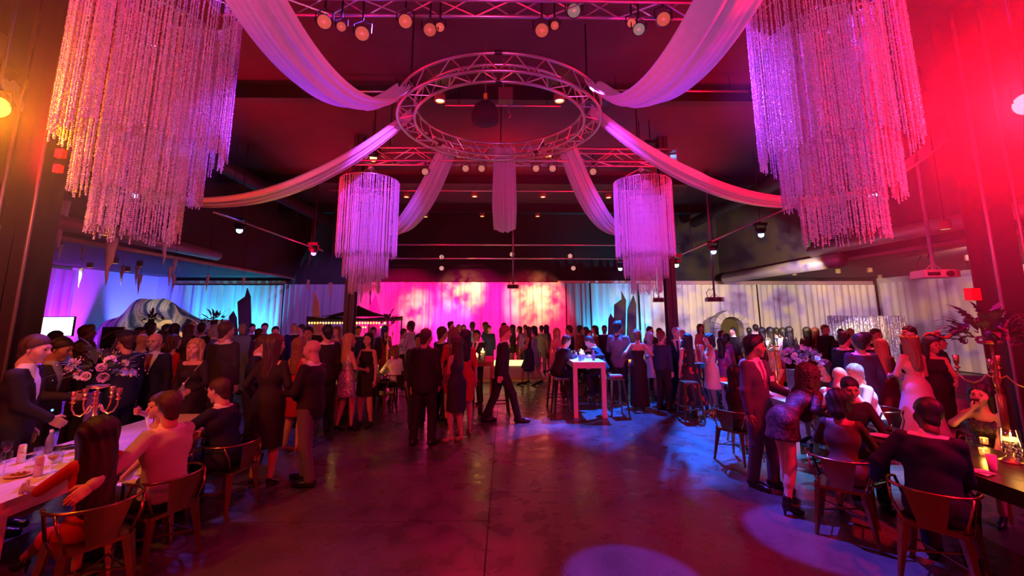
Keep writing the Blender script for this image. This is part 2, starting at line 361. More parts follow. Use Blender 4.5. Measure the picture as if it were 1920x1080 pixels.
# ------------------------------------------------------------------ pleated curtains
def curtain(label, a, b, z0, z1, m, amp=.07, wl=.34, seed=1, group='pleated curtains', nrm=None, name='pleated_curtain'):
    rnd = random.Random(seed); a = np.array(a, float); b = np.array(b, float); L = np.linalg.norm(b - a); d = (b - a) / L
    n_ = np.array((d[1], -d[0])) if nrm is None else np.array(nrm)
    nu = int(L / wl * 8); ph = [0.0]; A = []
    cur = wl
    for i in range(nu + 1):
        if i % 8 == 0: cur = wl * rnd.uniform(.6, 1.6); am = amp * rnd.uniform(.5, 1.3)
        A.append(am); ph.append(ph[-1] + 2 * PI * (L / nu) / cur)
    A = np.convolve(A, np.ones(9) / 9, 'same')
    nv = 6; v = []; f = []
    for i in range(nu + 1):
        p = a + d * L * i / nu
        for j in range(nv + 1):
            t = j / nv; g = .55 + .45 * (1 - t)
            q = p + n_ * A[i] * g * (math.sin(ph[i]) + .35 * math.sin(2.3 * ph[i] + t * 1.2)) + d * .02 * math.sin(ph[i] * 2 + 3 * t)
            v.append((q[0], q[1], z0 + (z1 - z0) * t))
    for i in range(nu):
        for j in range(nv): k = i * (nv + 1) + j; f.append((k, k + nv + 1, k + nv + 2, k + 1))
    mb = MB(); mb.add(v, f); o = mb.build(name, m, smooth=True)
    return tag(o, label, 'curtain', group)
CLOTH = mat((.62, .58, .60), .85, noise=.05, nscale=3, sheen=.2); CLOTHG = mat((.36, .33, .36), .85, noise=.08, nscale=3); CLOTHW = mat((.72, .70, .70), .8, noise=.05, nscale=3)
YB = D - .25
curtain('blue and cyan lit pleated curtain behind the painted cave', (-14.8, YB), (-9.9, YB), .03, 3.40, CLOTHW, .10, .30, 2)
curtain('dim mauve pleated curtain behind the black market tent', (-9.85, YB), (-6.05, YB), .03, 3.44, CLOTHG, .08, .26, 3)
curtain('hot pink and golden lit stage curtain in the middle', (-6.0, YB), (2.7, YB), .03, 3.54, CLOTH, .13, .36, 4)
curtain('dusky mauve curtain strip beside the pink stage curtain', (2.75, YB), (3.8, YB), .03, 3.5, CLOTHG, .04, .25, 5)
curtain('bright turquoise lit curtain behind the dark castle towers', (3.85, YB), (6.0, YB), .03, 3.5, CLOTHW, .11, .34, 6)
curtain('pale curtain with clouded projection behind the stone arch', (6.05, YB), (11.4, YB), .03, 3.45, CLOTHW, .08, .36, 7)
curtain('pale mauve projected curtain beside the silver draped booth', (11.45, YB), (16.9, YB), .03, 3.45, CLOTHW, .08, .36, 8)
curtain('pale projected curtain along the side wall by the red column', (16.95, 19.6), (16.95, 15.2), .03, 3.50, CLOTHW, .04, .5, 9)
curtain('pink lit curtain at the edge behind the red steel column', (16.95, 14.6), (16.95, 12.0), .03, 3.45, CLOTHW, .04, .5, 10)
curtain('ruffled violet lit drape beside the white screen', (-14.95, 14.2), (-14.95, 15.5), .03, 3.62, mat((.6, .58, .62), .35, .4, bump=.6, bscale=9), .09, .32, 11)
tag(MB().box((2.4, D - .18, 3.52), (7.0, D, 3.62)).build('valance_board', mat((.8, .72, .55), .6)), 'cream board strip above the turquoise curtain', 'board')
tag(MB().box((-9.9, D - .18, 3.46), (-14.8, D, 3.60)).build('valance_board', mat((.5, .42, .2), .6)), 'olive board strip above the cyan curtain', 'board')
tag(MB().box((6.2, D - .14, 3.47), (16.9, D, 3.62)).build('valance_board', mat((.5, .32, .36), .7)), 'dull pink board strip above the pale curtains', 'board')
# ------------------------------------------------------------------ castle tower cut-outs
TOWER = mat((.10, .085, .10), .8, noise=.2, nscale=6)
def flat(label, poly, y, m=TOWER, th=.05):                             # poly in pixels, at distance y
    pts = [gy(u, v, y) for u, v in poly]
    o = MB().prism([(q[0], max(q[2], 0.0)) for q in pts], y, y + th).build('castle_tower', m)
    return tag(o, label, 'set piece', 'painted castle towers')
flat('tall slanted dark castle tower against the turquoise curtain', [(1152, 760), (1152, 571), (1166, 561), (1165, 545), (1174, 563), (1175, 760)], 18.6)
flat('pointed dark castle tower nearest the pale curtain', [(1177, 760), (1177, 579), (1188, 553), (1193, 571), (1197, 760)], 18.4)
flat('short dark castle turret beside the tall slanted tower', [(1141, 760), (1141, 598), (1145, 588), (1152, 598), (1152, 760)], 18.8)
flat('tall dark castle tower against the cyan curtain by the cave', [(445, 760), (445, 566), (459, 556), (463, 540), (469, 556), (467, 760)], 17.4)
flat('small dark castle turret left of the cyan curtain tower', [(429, 760), (429, 594), (437, 583), (443, 596), (443, 760)], 17.7)
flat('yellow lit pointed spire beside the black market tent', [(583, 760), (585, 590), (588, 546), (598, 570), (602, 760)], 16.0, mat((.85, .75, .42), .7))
flat('grey crooked spire panel over the market tent roof', [(690, 760), (692, 575), (704, 552), (712, 580), (712, 760)], 17.5, mat((.25, .2, .3), .8))
# ------------------------------------------------------------------ crystal chandeliers
def strands(r, z0, z1, n, seed, pitch=.0175, rb=.0094):
    rng = np.random.default_rng(seed); V = []; 
    base = np.array([(1, 0, 0), (-1, 0, 0), (0, 1, 0), (0, -1, 0), (0, 0, 1), (0, 0, -1)], float)
    fc = np.array([(0, 2, 4), (2, 1, 4), (1, 3, 4), (3, 0, 4), (2, 0, 5), (1, 2, 5), (3, 1, 5), (0, 3, 5)])
    cs = []
    for k in range(n):
        t = 2 * PI * k / n + rng.uniform(-.012, .012); b = z0 + rng.uniform(-.06, .05); m = int((z1 - b) / pitch)
        zz = z1 - pitch * np.arange(m); rr = r + rng.uniform(-.02, .02)
        cs.append(np.stack([np.full(m, rr * math.cos(t)) + rng.normal(0, .0012, m), np.full(m, rr * math.sin(t)) + rng.normal(0, .0012, m), zz], 1))
    c = np.concatenate(cs); N = len(c); a = rng.uniform(0, 2 * PI, N); s = rb * rng.uniform(.8, 1.25, N)
    bx = base[None] * s[:, None, None]; bx = bx * np.array((1, 1, 1.15))
    x = bx[..., 0] * np.cos(a)[:, None] - bx[..., 1] * np.sin(a)[:, None]; y = bx[..., 0] * np.sin(a)[:, None] + bx[..., 1] * np.cos(a)[:, None]
    tl = rng.normal(0, .35, N)[:, None]; z = bx[..., 2] * np.cos(tl) + x * np.sin(tl); x = x * np.cos(tl) - bx[..., 2] * np.sin(tl)
    v = np.stack([x, y, z], -1) + c[:, None]
    f = (fc[None] + 6 * np.arange(N)[:, None, None]).reshape(-1, 3)
    me = bpy.data.meshes.new('bead_strands'); me.vertices.add(N * 6); me.vertices.foreach_set('co', v.reshape(-1))
    me.loops.add(len(f) * 3); me.loops.foreach_set('vertex_index', f.reshape(-1).astype(np.int32)); me.polygons.add(len(f))
    me.polygons.foreach_set('loop_start', np.arange(len(f), dtype=np.int32) * 3); me.update(calc_edges=True)
    return me
BEAD = mat((.82, .74, .80), .16, .25, 1.0)
TIERS = ((.62, 5.08, 3.40, 168), (.455, 4.67, 2.95, 124), (.315, 4.31, 2.60, 86))
def chandelier(loc, label):
    t = thing('crystal_chandelier', label, 'chandelier', loc, group='crystal chandeliers')
    for k, (r, z1, z0, n) in enumerate(TIERS):
        rg = MB().tube([(r * math.cos(a), r * math.sin(a), z1 + .012) for a in np.linspace(0, 2 * PI, 48, endpoint=False)], .014, 6, True).build('ring', SILVER, t, True)
        o = link('bead_strands', strands(r, z0, z1, n, 5 + k), BEAD, rg); o['kind'] = 'stuff'
        for q in range(3):
            a = q * 2 * PI / 3 + k; MB().tube([(r * math.cos(a), r * math.sin(a), z1), (0, 0, z1 + .35)], .004, 5).build('hanger_wire', STEEL, t)
    MB().tube([(0, 0, 4.2), (0, 0, ZC - loc[2])], .012, 6).build('stem', SILVER, t, True)
    MB().lathe([(.02, 5.35), (.07, 5.38), (.07, 5.45), (.02, 5.5)], 12).build('hub', SILVER, t, True)
    return t
ch = chandelier((-3.36, 3.95, .19), 'large crystal strand chandelier nearest the amber lamp and icicles')
dup(ch, (3.16, 3.95, .19), .4, 'large crystal strand chandelier nearest the red lamp')
dup(ch, (-3.03, 9.5, -.04), .9, 'smaller looking crystal chandelier above the black market tent')
dup(ch, (3.08, 9.5, -.04), 1.3, 'smaller looking crystal chandelier above the castle towers')
# ------------------------------------------------------------------ trusses
def straight_truss(label, x0, x1, y, z, s=.29, step=.42):
    t = thing('box_truss', label, 'truss', (0, y, z), group='straight box trusses')
    h = s / 2
    for sy in (-h, h):
        for sz in (-h, h): MB().tube([(x0, sy, sz), (x1, sy, sz)], .024, 8).build('chord', STEEL, t, True)
    n = int((x1 - x0) / step); st = (x1 - x0) / n
    for k in range(n):
        a = x0 + k * st; b = a + st; s0, s1 = ((-h, h) if k % 2 == 0 else (h, -h))
        MB().tube([(a, s0, -h), (b, s1, -h)], .010, 6).build('brace', STEEL, t); MB().tube([(a, -h, s0), (b, -h, s1)], .010, 6).build('brace', STEEL, t)
        MB().tube([(a, h, s0), (b, h, s1)], .010, 6).build('brace', STEEL, t)
    for a in (x0, x1): MB().box((a - .01, -h - .03, -h - .03), (a + .01, h + .03, h + .03)).build('end_plate', STEEL, t)
    for a in (x0 + .8, x1 - .8): MB().tube([(a, 0, h), (a, 0, ZC - z)], .012, 6).build('hanger', BLACKM, t)
    return t
straight_truss('long aluminium truss with lamps along the top edge', -3.5, 2.75, 4.78, 5.91)
straight_truss('aluminium truss hanging behind the round ring truss', -3.35, 3.75, 9.25, 5.55)
RC = (-.10, 7.22, 5.5); RR = 1.60
t = thing('ring_truss', 'round aluminium ring truss hanging over the dance floor', 'truss', RC)
NS = 48
def rp(a, r, z): return (r * math.cos(a), r * math.sin(a), z)
for r in (RR - .14, RR + .14):
    for z in (-.13, .13): MB().tube([rp(a, r, z) for a in np.linspace(0, 2 * PI, 72, endpoint=False)], .025, 8, True).build('chord', STEEL, t, True)
for k in range(NS):
    a = 2 * PI * k / NS; b = 2 * PI * (k + 1) / NS; s0, s1 = (-.14, .14) if k % 2 == 0 else (.14, -.14)
    MB().tube([rp(a, RR + s0, -.13), rp(b, RR + s1, -.13)], .010, 6).build('brace', STEEL, t)
    MB().tube([rp(a, RR - .14, s0 * .93), rp(b, RR - .14, s1 * .93)], .010, 6).build('brace', STEEL, t)
    MB().tube([rp(a, RR + .14, s0 * .93), rp(b, RR + .14, s1 * .93)], .010, 6).build('brace', STEEL, t)
for a in (PI / 2, PI * 7 / 6, -PI / 6): MB().tube([rp(a, RR, .13), rp(a, RR, ZC - RC[2])], .012, 6).build('hanger', BLACKM, t)
for a in (-PI / 2, PI / 3, PI * .8):
    MB().tube([rp(a - .03, RR - .14, -.13), rp(a + .03, RR - .14, -.13)], .034, 8).build('joint_sleeve', BLACKM, t)
    MB().tube([rp(a - .03, RR + .14, .13), rp(a + .03, RR + .14, .13)], .034, 8).build('joint_sleeve', BLACKM, t)
# motor hoist and bag hanging in the ring
h = thing('chain_hoist', 'dark chain hoist with hook hanging inside the ring truss', 'hoist', (gy(948, 180, 7.4)[0], 7.4, 0))
z = gy(948, 180, 7.4)[2]
b = MB(); b.box((-.13, -.1, z - .12), (.13, .1, z + .12)); b.build('motor_body', mat((.22, .16, .10), .5, .4), h)
MB().tube([(-.04, 0, z + .1), (-.04, 0, ZC)], .012, 6).build('chain', STEEL, h); MB().tube([(.06, 0, z - .1), (.06, 0, z - .32), (.1, 0, z - .38), (.06, 0, z - .42)], .012, 6).build('hook', STEEL, h)
q = gy(910, 215, 7.0)
bag = thing('chain_bag', 'dark cloth chain bag slumped inside the ring truss', 'bag', (q[0], 7.0, 0))
MB().lathe([(.05, q[2] - .17), (.22, q[2] - .14), (.24, q[2]), (.19, q[2] + .14), (.12, q[2] + .2)], 14).build('cloth', mat((.035, .022, .02), .8), bag, True)
MB().tube([(0, 0, q[2] + .18), (0, 0, ZC)], .012, 6).build('chain', STEEL, bag)
MB().box((-.03, -.03, q[2] + .3), (.03, .03, q[2] + .38)).build('yellow_tag', mat((.9, .6, .05), .5), bag)
# ------------------------------------------------------------------ fabric swags from the ring
SWAG = mat((.56, .50, .55), .75, noise=.12, nscale=14, bump=.25, bscale=26, stretch=(1, 1, 1), sheen=.3)
def swag(label, p0, p1, sag, w0, wm, w1, seed=1):
    p0 = np.array(p0, float); p1 = np.array(p1, float); d = p1 - p0; d[2] = 0; d /= np.linalg.norm(d); s = np.array((-d[1], d[0], 0))
    rnd = random.Random(seed); ph = [rnd.uniform(0, 6) for _ in range(4)]
    def fn(t, q):
        c = p0 + (p1 - p0) * t; c[2] -= sag * 4 * t * (1 - t)
        w_ = w0 + (wm - w0) * min(1, t / .22) ** .7 if t < .5 else w1 + (wm - w1) * min(1, (1 - t) / .22) ** .7
        x = (q - .5) * w_
        lift = .35 * abs(q - .5) ** 2 * w_ * 2.0
        fold = (.016 * math.sin(q * 19 + ph[0]) + .012 * math.sin(q * 31 + ph[1] + t * 2) + .01 * math.sin(q * 47 + ph[2])) * (1.1 if t < .25 else .7)
        return tuple(c + s * (x + .02 * math.sin(t * 6 + ph[3])) + np.array((0, 0, lift + fold)))
    o = MB().grid(fn, 56, 40).build('fabric_swag', SWAG, smooth=True)
    return tag(o, label, 'drape', 'ceiling swags')
def ringpt(u, v): q = gz(u, v, 5.55); return (q[0], q[1], 5.62)
swag('wide pink fabric swag rising past the amber-side near chandelier', ringpt(757, 170), (-2.45, 1.45, 6.55), 1.62, .30, .55, .5, 1)
swag('wide pink fabric swag rising past the red-side near chandelier', ringpt(1112, 163), (2.28, 1.45, 6.55), 1.62, .30, .62, .55, 2)
swag('long fabric swag turning orange toward the amber lamp', ringpt(774, 222), (-9.4, 7.7, 6.45), 2.05, .28, .52, .4, 3)
swag('long fabric swag glowing orange over the castle-side chandelier', ringpt(1106, 216), (9.3, 7.7, 6.45), 2.05, .28, .52, .4, 4)
swag('fabric swag curling behind the chandelier above the market tent', ringpt(840, 285), (-4.7, 13.6, 6.4), 1.85, .42, .58, .4, 5)
swag('fabric swag hanging straight down in the middle behind the ring', ringpt(948, 283), (-.08, 14.0, 6.4), 1.75, .42, .58, .4, 6)
swag('fabric swag curling behind the chandelier above the castle towers', ringpt(1062, 284), (4.7, 13.6, 6.4), 1.85, .42, .58, .4, 7)
# ------------------------------------------------------------------ lamps hanging from the trusses
def look_at(o, d):
    o.rotation_euler = Vector(d).to_track_quat('Y', 'Z').to_euler()
def par_can(u, v, y, r, glow, estr, label, top, group):
    p = gy(u, v, y); t = thing('par_lamp', label, 'stage lamp', tuple(p), group=group)
    d = np.array((0, -.25, H)) - p; d /= np.linalg.norm(d)
    hd = bpy.data.objects.new('housing', None)
    mb = MB(); prof = [(r * .45, -r * 2.6), (r * .8, -r * 2.2), (r * 1.0, -r * .9), (r * 1.12, 0), (r * 1.12, r * .25), (r * .98, r * .25), (r * .96, 0)]
    v_, f_ = [], []
    m0 = MB().lathe(prof, 16, caps=False)
    R = Vector(d).to_track_quat('Z', 'Y').to_matrix()
    m0.v = [tuple(R @ Vector(q)) for q in m0.v]; o = m0.build('housing', BLACKM, t, True)
    m1 = MB().lathe([(r * .16, -r * .55), (r * .5, -r * .4), (r * .8, -r * .16), (r * .96, .0)], 16); m1.v = [tuple(R @ Vector(q)) for q in m1.v]
    m1.build('reflector', mat((.8, .4, .35), .3, .8, .5, glow, estr * .6), t, True)  # emission stands in for red wash reflected by the unlit bowl
    m2 = MB().lathe([(r * .05, -r * .5), (r * .2, -r * .4), (r * .16, -r * .1), (.001, 0)], 10); m2.v = [tuple(R @ Vector(q)) for q in m2.v]
    m2.build('bulb', mat((.12, .05, .05), .3, .6), t, True)
    b = MB(); s = r * 1.3
    b.tube([(-s, 0, 0), (-s, 0, s * 1.2), (0, 0, s * 1.6), (s, 0, s * 1.2), (s, 0, 0)], .008, 6); b.tube([(0, 0, s * 1.6), (0, 0, max(top - p[2], s * 1.7))], .012, 6); b.build('yoke', BLACKM, t)
    return t
PG = (1, .13, .09)
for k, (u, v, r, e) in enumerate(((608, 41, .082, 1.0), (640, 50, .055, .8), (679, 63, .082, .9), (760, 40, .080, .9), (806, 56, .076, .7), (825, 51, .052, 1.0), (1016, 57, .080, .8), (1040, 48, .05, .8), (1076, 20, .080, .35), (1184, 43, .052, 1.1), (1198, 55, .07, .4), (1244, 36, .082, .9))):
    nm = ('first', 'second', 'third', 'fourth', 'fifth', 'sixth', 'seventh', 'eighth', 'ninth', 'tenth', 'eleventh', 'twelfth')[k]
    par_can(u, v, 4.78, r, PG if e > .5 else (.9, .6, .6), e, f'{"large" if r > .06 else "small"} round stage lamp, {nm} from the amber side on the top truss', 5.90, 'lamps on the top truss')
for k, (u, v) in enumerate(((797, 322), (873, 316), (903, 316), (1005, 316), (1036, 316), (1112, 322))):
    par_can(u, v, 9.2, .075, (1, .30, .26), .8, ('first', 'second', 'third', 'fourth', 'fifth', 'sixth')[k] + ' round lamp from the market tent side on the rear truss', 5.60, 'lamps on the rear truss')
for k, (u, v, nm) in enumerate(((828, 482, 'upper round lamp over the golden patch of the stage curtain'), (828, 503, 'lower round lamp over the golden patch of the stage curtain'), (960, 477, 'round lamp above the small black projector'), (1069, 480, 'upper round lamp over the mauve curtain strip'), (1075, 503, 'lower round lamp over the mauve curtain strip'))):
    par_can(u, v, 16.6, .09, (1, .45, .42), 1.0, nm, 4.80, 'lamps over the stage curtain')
def moving_head(u, v, y, col, e, label, top, r=.10):
    p = gy(u, v, y); t = thing('moving_head_lamp', label, 'stage lamp', tuple(p), group='moving head lamps')
    MB().lathe([(r * .5, r * .2), (r * 1.1, r * .5), (r * 1.1, r * 1.6), (r * .6, r * 1.9)], 14).build('head', BLACKM, t, True)
    d = np.array((0, 0, H)) - p; R = Vector(d / np.linalg.norm(d)).to_track_quat('Z', 'Y').to_matrix()
    m = MB().lathe([(.001, -r * .15), (r * .62, -r * .1), (r * .75, 0), (r * .62, r * .1), (.001, r * .16)], 14); m.v = [tuple(R @ Vector(q)) for q in m.v]; m.build('lens', emis(col, e), t, True)
    b = MB(); b.bar((-r * 1.35, 0, r), (-r * 1.35, 0, r * 2.6), .03); b.bar((r * 1.35, 0, r), (r * 1.35, 0, r * 2.6), .03); b.box((-r * 1.5, -r, r * 2.5), (r * 1.5, r, r * 3.3)); b.build('yoke', BLACKM, t)
    MB().tube([(0, 0, r * 3.2), (0, 0, (ZC if -9.6 < p[0] < 9.9 else ZS) - p[2])], .012, 6).build('clamp_pipe', BLACKM, t)
    return t
for (u, v, y, c, e, lb, tp) in ((1338, 472, 13.4, (.25, .45, 1), 22, 'bright blue moving head lamp beside the castle-side chandelier', 5.0), (1427, 440, 11.9, (.22, .40, 1), 22, 'bright blue moving head lamp under the red-side near chandelier', 5.2), (1220, 290, 9.9, (.25, .35, 1), 12, 'blue moving head lamp on the end of the rear truss', 5.4),
        (449, 432, 11.5, (.35, .6, 1), 12, 'blue moving head lamp between the amber-side near chandelier and the tent chandelier', 5.2), (254, 365, 9.6, (.4, .6, 1), 10, 'blue moving head lamp glinting through the near crystal strands', 5.2), (1637, 366, 9.6, (.4, .55, 1), 10, 'blue moving head lamp glinting through the red-side crystal strands', 5.4), (1268, 497, 13.6, (.75, 1, .35), 9, 'lime green lamp at the head of the maroon column', 4.6),
        (700, 297, 9.3, (1, .55, .15), 5, 'small amber lamp above the chandelier over the tent', 5.4), (588, 475, 13.5, (.5, .25, 1), 3, 'violet glinting lamp beside the chandelier over the tent', 4.8), (1163, 504, 16.5, (.35, .6, 1), 16, 'pale blue lamp glaring beside the castle towers', 4.7)):
    moving_head(u, v, y, c, e, lb, tp)
p1 = [gy(1338, 452, 13.4), gy(1500, 385, 11.0)]
lpipe([tuple(gy(1275, 478, 14.5)), tuple(gy(1520, 372, 10.6))], .03, 'slanting pipe carrying the bright blue lamps')
lpipe([tuple(gy(605, 470, 14.5)), tuple(gy(400, 398, 10.6))], .03, 'slanting pipe carrying blue lamps near the icicles')
# house downlights in the dark ceilings
def downlight(u, v, z, label, r=.085, e=9, col=(1, .62, .22)):
    p = gz(u, v, z); t = thing('downlight', label, 'ceiling light', (p[0], p[1], z), group='ceiling downlights')
    MB().lathe([(r, 0), (r * 1.25, 0), (r * 1.3, .02), (r * 1.2, .16), (r, .16)], 14, caps=False).build('can', mat((.3, .2, .12), .5), t, True)
    MB().lathe([(.001, .02), (r, .03), (r, .05), (.001, .05)], 14).build('bulb', emis(col, e), t, True)
    MB().tube([(0, 0, .15), (0, 0, (ZC if -9.6 < p[0] < 9.9 else ZS) - z + .02)], .01, 5).build('stem', BLACKM, t)
for (u, v, z, lb) in ((825, 190, 6.3, 'warm downlight inside the ring truss toward the market tent'), (1049, 190, 6.3, 'warm downlight inside the ring truss toward the castle towers'), (862, 293, 6.3, 'warm downlight just under the ring truss near the curling tent-side swag'), (1028, 293, 6.3, 'warm downlight just under the ring truss near the curling castle-side swag'),
        (762, 370, 6.3, 'warm downlight beside the tent-side chandelier top'), (890, 369, 6.3, 'warm downlight left of the hanging middle swag'), (1018, 370, 6.3, 'warm downlight right of the hanging middle swag'), (1141, 371, 6.3, 'warm downlight beside the castle-side chandelier top'), (798, 407, 6.3, 'far warm downlight under the tent-side curling swag'), (904, 406, 6.3, 'far warm downlight left of the middle swag tip'), (1008, 406, 6.3, 'far warm downlight right of the middle swag tip')):
    downlight(u, v, z, lb, .09, 7)
for k, (u, v) in enumerate(((195, 441), (168, 502), (215, 494), (239, 509), (261, 500))):
    downlight(u, v, 3.6, 'warm downlight among the icicle props, ' + ('closest to the near chandelier', 'nearest the violet wall', 'in the middle of the row', 'lowest of the row', 'farthest of the row')[k], .07, 7)
for k, (u, v) in enumerate(((1773, 430), (1817, 488), (1490, 516), (1572, 512), (1650, 522), (1527, 500), (1631, 510))):
    downlight(u, v, 3.6, 'warm downlight in the red-lit aisle, ' + ('above the white projector', 'beside the red column', 'over the pale curtain near the arch', 'over the pale curtain mid-way', 'in the corner above the silver booth', 'at the end of the wide duct', 'between duct and silver booth')[k], .07, 5, (1, .7, .45))
# amber and red lamps at the sides, aimed into the hall
def big_par(p, col, e, label):
    t = thing('flood_lamp', label, 'stage lamp', p, group='side flood lamps')
    d = np.array((0, 1.2, 2.6)) - np.array(p); R = Vector(d / np.linalg.norm(d)).to_track_quat('Z', 'Y').to_matrix()
    m = MB().lathe([(.06, -.22), (.11, -.16), (.12, 0), (.12, .03), (.11, .03), (.105, 0)], 18, caps=False); m.v = [tuple(R @ Vector(q)) for q in m.v]; m.build('housing', BLACKM, t, True)
    m = MB().lathe([(.001, -.02), (.06, -.012), (.105, .0)], 18); m.v = [tuple(R @ Vector(q)) for q in m.v]; m.build('lens', emis(col, e), t, True)
    b = MB(); b.tube([(-.15, 0, 0), (-.15, 0, .16), (.15, 0, .16), (.15, 0, 0)], .01, 6); b.tube([(0, 0, .16), (0, 0, ZC - p[2])], .014, 6); b.build('yoke', BLACKM, t)
q = gy(1926, 195, 4.0); big_par(tuple(q), (1, .06, .08), 10, 'glaring red flood lamp beside the red steel column')
REDLAMP = q
q = gy(-8, 200, 4.2); big_par(tuple(q), (1, .40, .04), 5, 'amber flood lamp beside the near dark column')
AMBLAMP = q
# ------------------------------------------------------------------ projectors
def projector(u, v, y, w_, m, label, top, cables=True):
    p = gy(u, v, y); t = thing('projector', label, 'projector', tuple(p), -.25, 'ceiling projectors')
    s = w_ / 2
    b = MB(); b.box((-s, -s * .75, -.055), (s, s * .75, .055)); b.box((-s * .96, -s * .71, .055), (s * .96, s * .71, .075)); b.build('body', m, t)
    l = MB().lathe([(.03, 0), (.05, 0), (.05, .04), (.03, .04)], 12); l.v = [(x + s * .4, -s * .75 - z, yy) for x, yy, z in l.v]; l.build('lens', BLACKM, t)
    MB().box((-s * .8, -s * .76, -.03), (-s * .1, -s * .75 + .001, .03)).build('vent', BLACKM, t)
    MB().tube([(0, 0, .07), (0, 0, (ZC if -9.6 < p[0] < 9.9 else ZS) - p[2])], .03, 8).build('drop_pole', mat((.25, .2, .3), .4, .5), t, True)
    MB().tube([(-s * .8, 0, .07), (-s * .9, 0, .22), (-s * .5, .05, .34), (-.05, .02, .3), (.03, 0, .5)], .012, 6).build('cable', BLACKM, t)
    b = MB(); b.bar((-s * .5, 0, .075), (0, 0, .2), .02); b.bar((s * .5, 0, .075), (0, 0, .2), .02); b.build('bracket', mat((.3, .3, .34), .4, .6), t)
    return t
projector(1752, 515, 7.6, .52, mat((.82, .80, .84), .45), 'large white ceiling projector with looped cables by the red column', 6.7)
projector(1340, 562, 13.6, .50, mat((.12, .07, .08), .5), 'dark ceiling projector hanging in front of the pale curtain', 4.2)
projector(1235, 563, 14.0, .34, mat((.12, .07, .08), .5), 'smaller dark projector under the castle-side chandelier', 4.2)
projector(962, 538, 15.5, .36, mat((.06, .05, .05), .5), 'small black projector against the golden stage curtain', 5.2)
# ------------------------------------------------------------------ icicle props under the side ceiling
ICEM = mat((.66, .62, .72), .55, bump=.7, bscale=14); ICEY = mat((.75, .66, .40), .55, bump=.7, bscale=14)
def icicle(u0, v0, u1, v1, y, label, m=ICEM):
    a = gy(u0, v0, y); b = gy(u1, v1, y); L = a[2] - b[2]; w_ = max(.05, L * .11); rnd = random.Random(int(u0 * 7 + v0))
    n = 9; pts = []; rs = []
    for i in range(n):
        t = i / (n - 1); pts.append((a[0] + (b[0] - a[0]) * t * .25 + rnd.uniform(-.01, .01), y + rnd.uniform(-.01, .01), a[2] - L * t)); rs.append(max(.004, w_ * (1 - t) ** .85 * rnd.uniform(.8, 1.15)))
    t = thing('icicle', label, 'icicle', (0, 0, 0), group='hanging icicles')
    MB().tube(pts, rs, 9).build('spike', m, t, True)
    zt = ZC if a[0] > -9.6 else ZS
    if zt > a[2] + .01: MB().tube([(pts[0][0], pts[0][1], a[2] - .02), (pts[0][0], pts[0][1], zt)], .004, 5).build('string', BLACKM, t)
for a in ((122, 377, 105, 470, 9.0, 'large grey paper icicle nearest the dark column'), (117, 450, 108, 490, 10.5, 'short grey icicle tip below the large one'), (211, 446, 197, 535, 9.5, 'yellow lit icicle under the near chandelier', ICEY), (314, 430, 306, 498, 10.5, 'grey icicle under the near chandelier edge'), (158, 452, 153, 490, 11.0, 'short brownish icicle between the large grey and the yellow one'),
          (90, 472, 78, 530, 8.5, 'brown icicle touching the dark column'), (153, 502, 148, 540, 12.0, 'thin dark icicle in front of the violet wall'), (231, 498, 228, 536, 13.0, 'short red-brown icicle right of the yellow one'), (258, 500, 257, 536, 13.5, 'first thin icicle of the dark pair before the blue wall'), (263, 515, 260, 552, 13.2, 'second thin icicle of the dark pair before the blue wall'),
          (329, 485, 324, 520, 12.0, 'pale icicle left of the cave top'), (320, 500, 317, 537, 12.4, 'reddish icicle above the cave top'), (327, 516, 323, 549, 12.8, 'small reddish icicle lowest above the cave'), (390, 515, 388, 545, 13.6, 'small dark icicle before the cyan curtain'), (457, 520, 455, 540, 14.0, 'tiny dark icicle near the tall castle tower'), (620, 530, 617, 562, 13.4, 'mauve icicle above the yellow spire'), (578, 525, 576, 548, 13.4, 'small mauve icicle left of the yellow spire'), (678, 545, 676, 570, 13.4, 'thin grey icicle under the tent chandelier')):
    icicle(*a)
# ------------------------------------------------------------------ painted cave, market tent, arch, booth, screen, riser
def cave_mat():
    m = bpy.data.materials.new('painted_rock'); m.use_nodes = True; nt = m.node_tree; b = nt.nodes['Principled BSDF']; b.inputs['Roughness'].default_value = .7
    tc = nt.nodes.new('ShaderNodeTexCoord'); wv = nt.nodes.new('ShaderNodeTexWave'); wv.inputs['Scale'].default_value = .75; wv.inputs['Distortion'].default_value = 7; wv.inputs['Detail'].default_value = 4; wv.inputs['Detail Scale'].default_value = 1.2
    r = nt.nodes.new('ShaderNodeValToRGB'); e = r.color_ramp.elements; e[0].position = 0; e[0].color = (.05, .06, .14, 1); e[1].position = 1; e[1].color = (.85, .80, .66, 1)
    for p_, c in ((.18, (.25, .32, .5)), (.4, (.7, .72, .74)), (.62, (.9, .62, .5)), (.8, (.35, .42, .5))): q_ = e.new(p_); q_.color = (*c, 1)
    nt.links.new(tc.outputs['Object'], wv.inputs['Vector']); nt.links.new(wv.outputs['Color'], r.inputs[0]); nt.links.new(r.outputs[0], b.inputs['Base Color'])
    return m
cv = thing('cave_backdrop', 'painted rock cave dome with a glowing mouth behind the crowd', 'set piece', (-12.3, 15.6, 0))
def cave(a, q):
    t = PI * a; yy = q * 2.4
    wob = 1 + .05 * math.sin(5 * t + 2 * q) + .03 * math.sin(11 * t)
    rx = 2.05 - .25 * q; rz = 2.58 - .75 * q
    return (-rx * math.cos(t) * wob, yy, max(0, rz * math.sin(t) ** .8 * wob))
MB().grid(cave, 40, 14).build('dome', cave_mat(), cv, True)
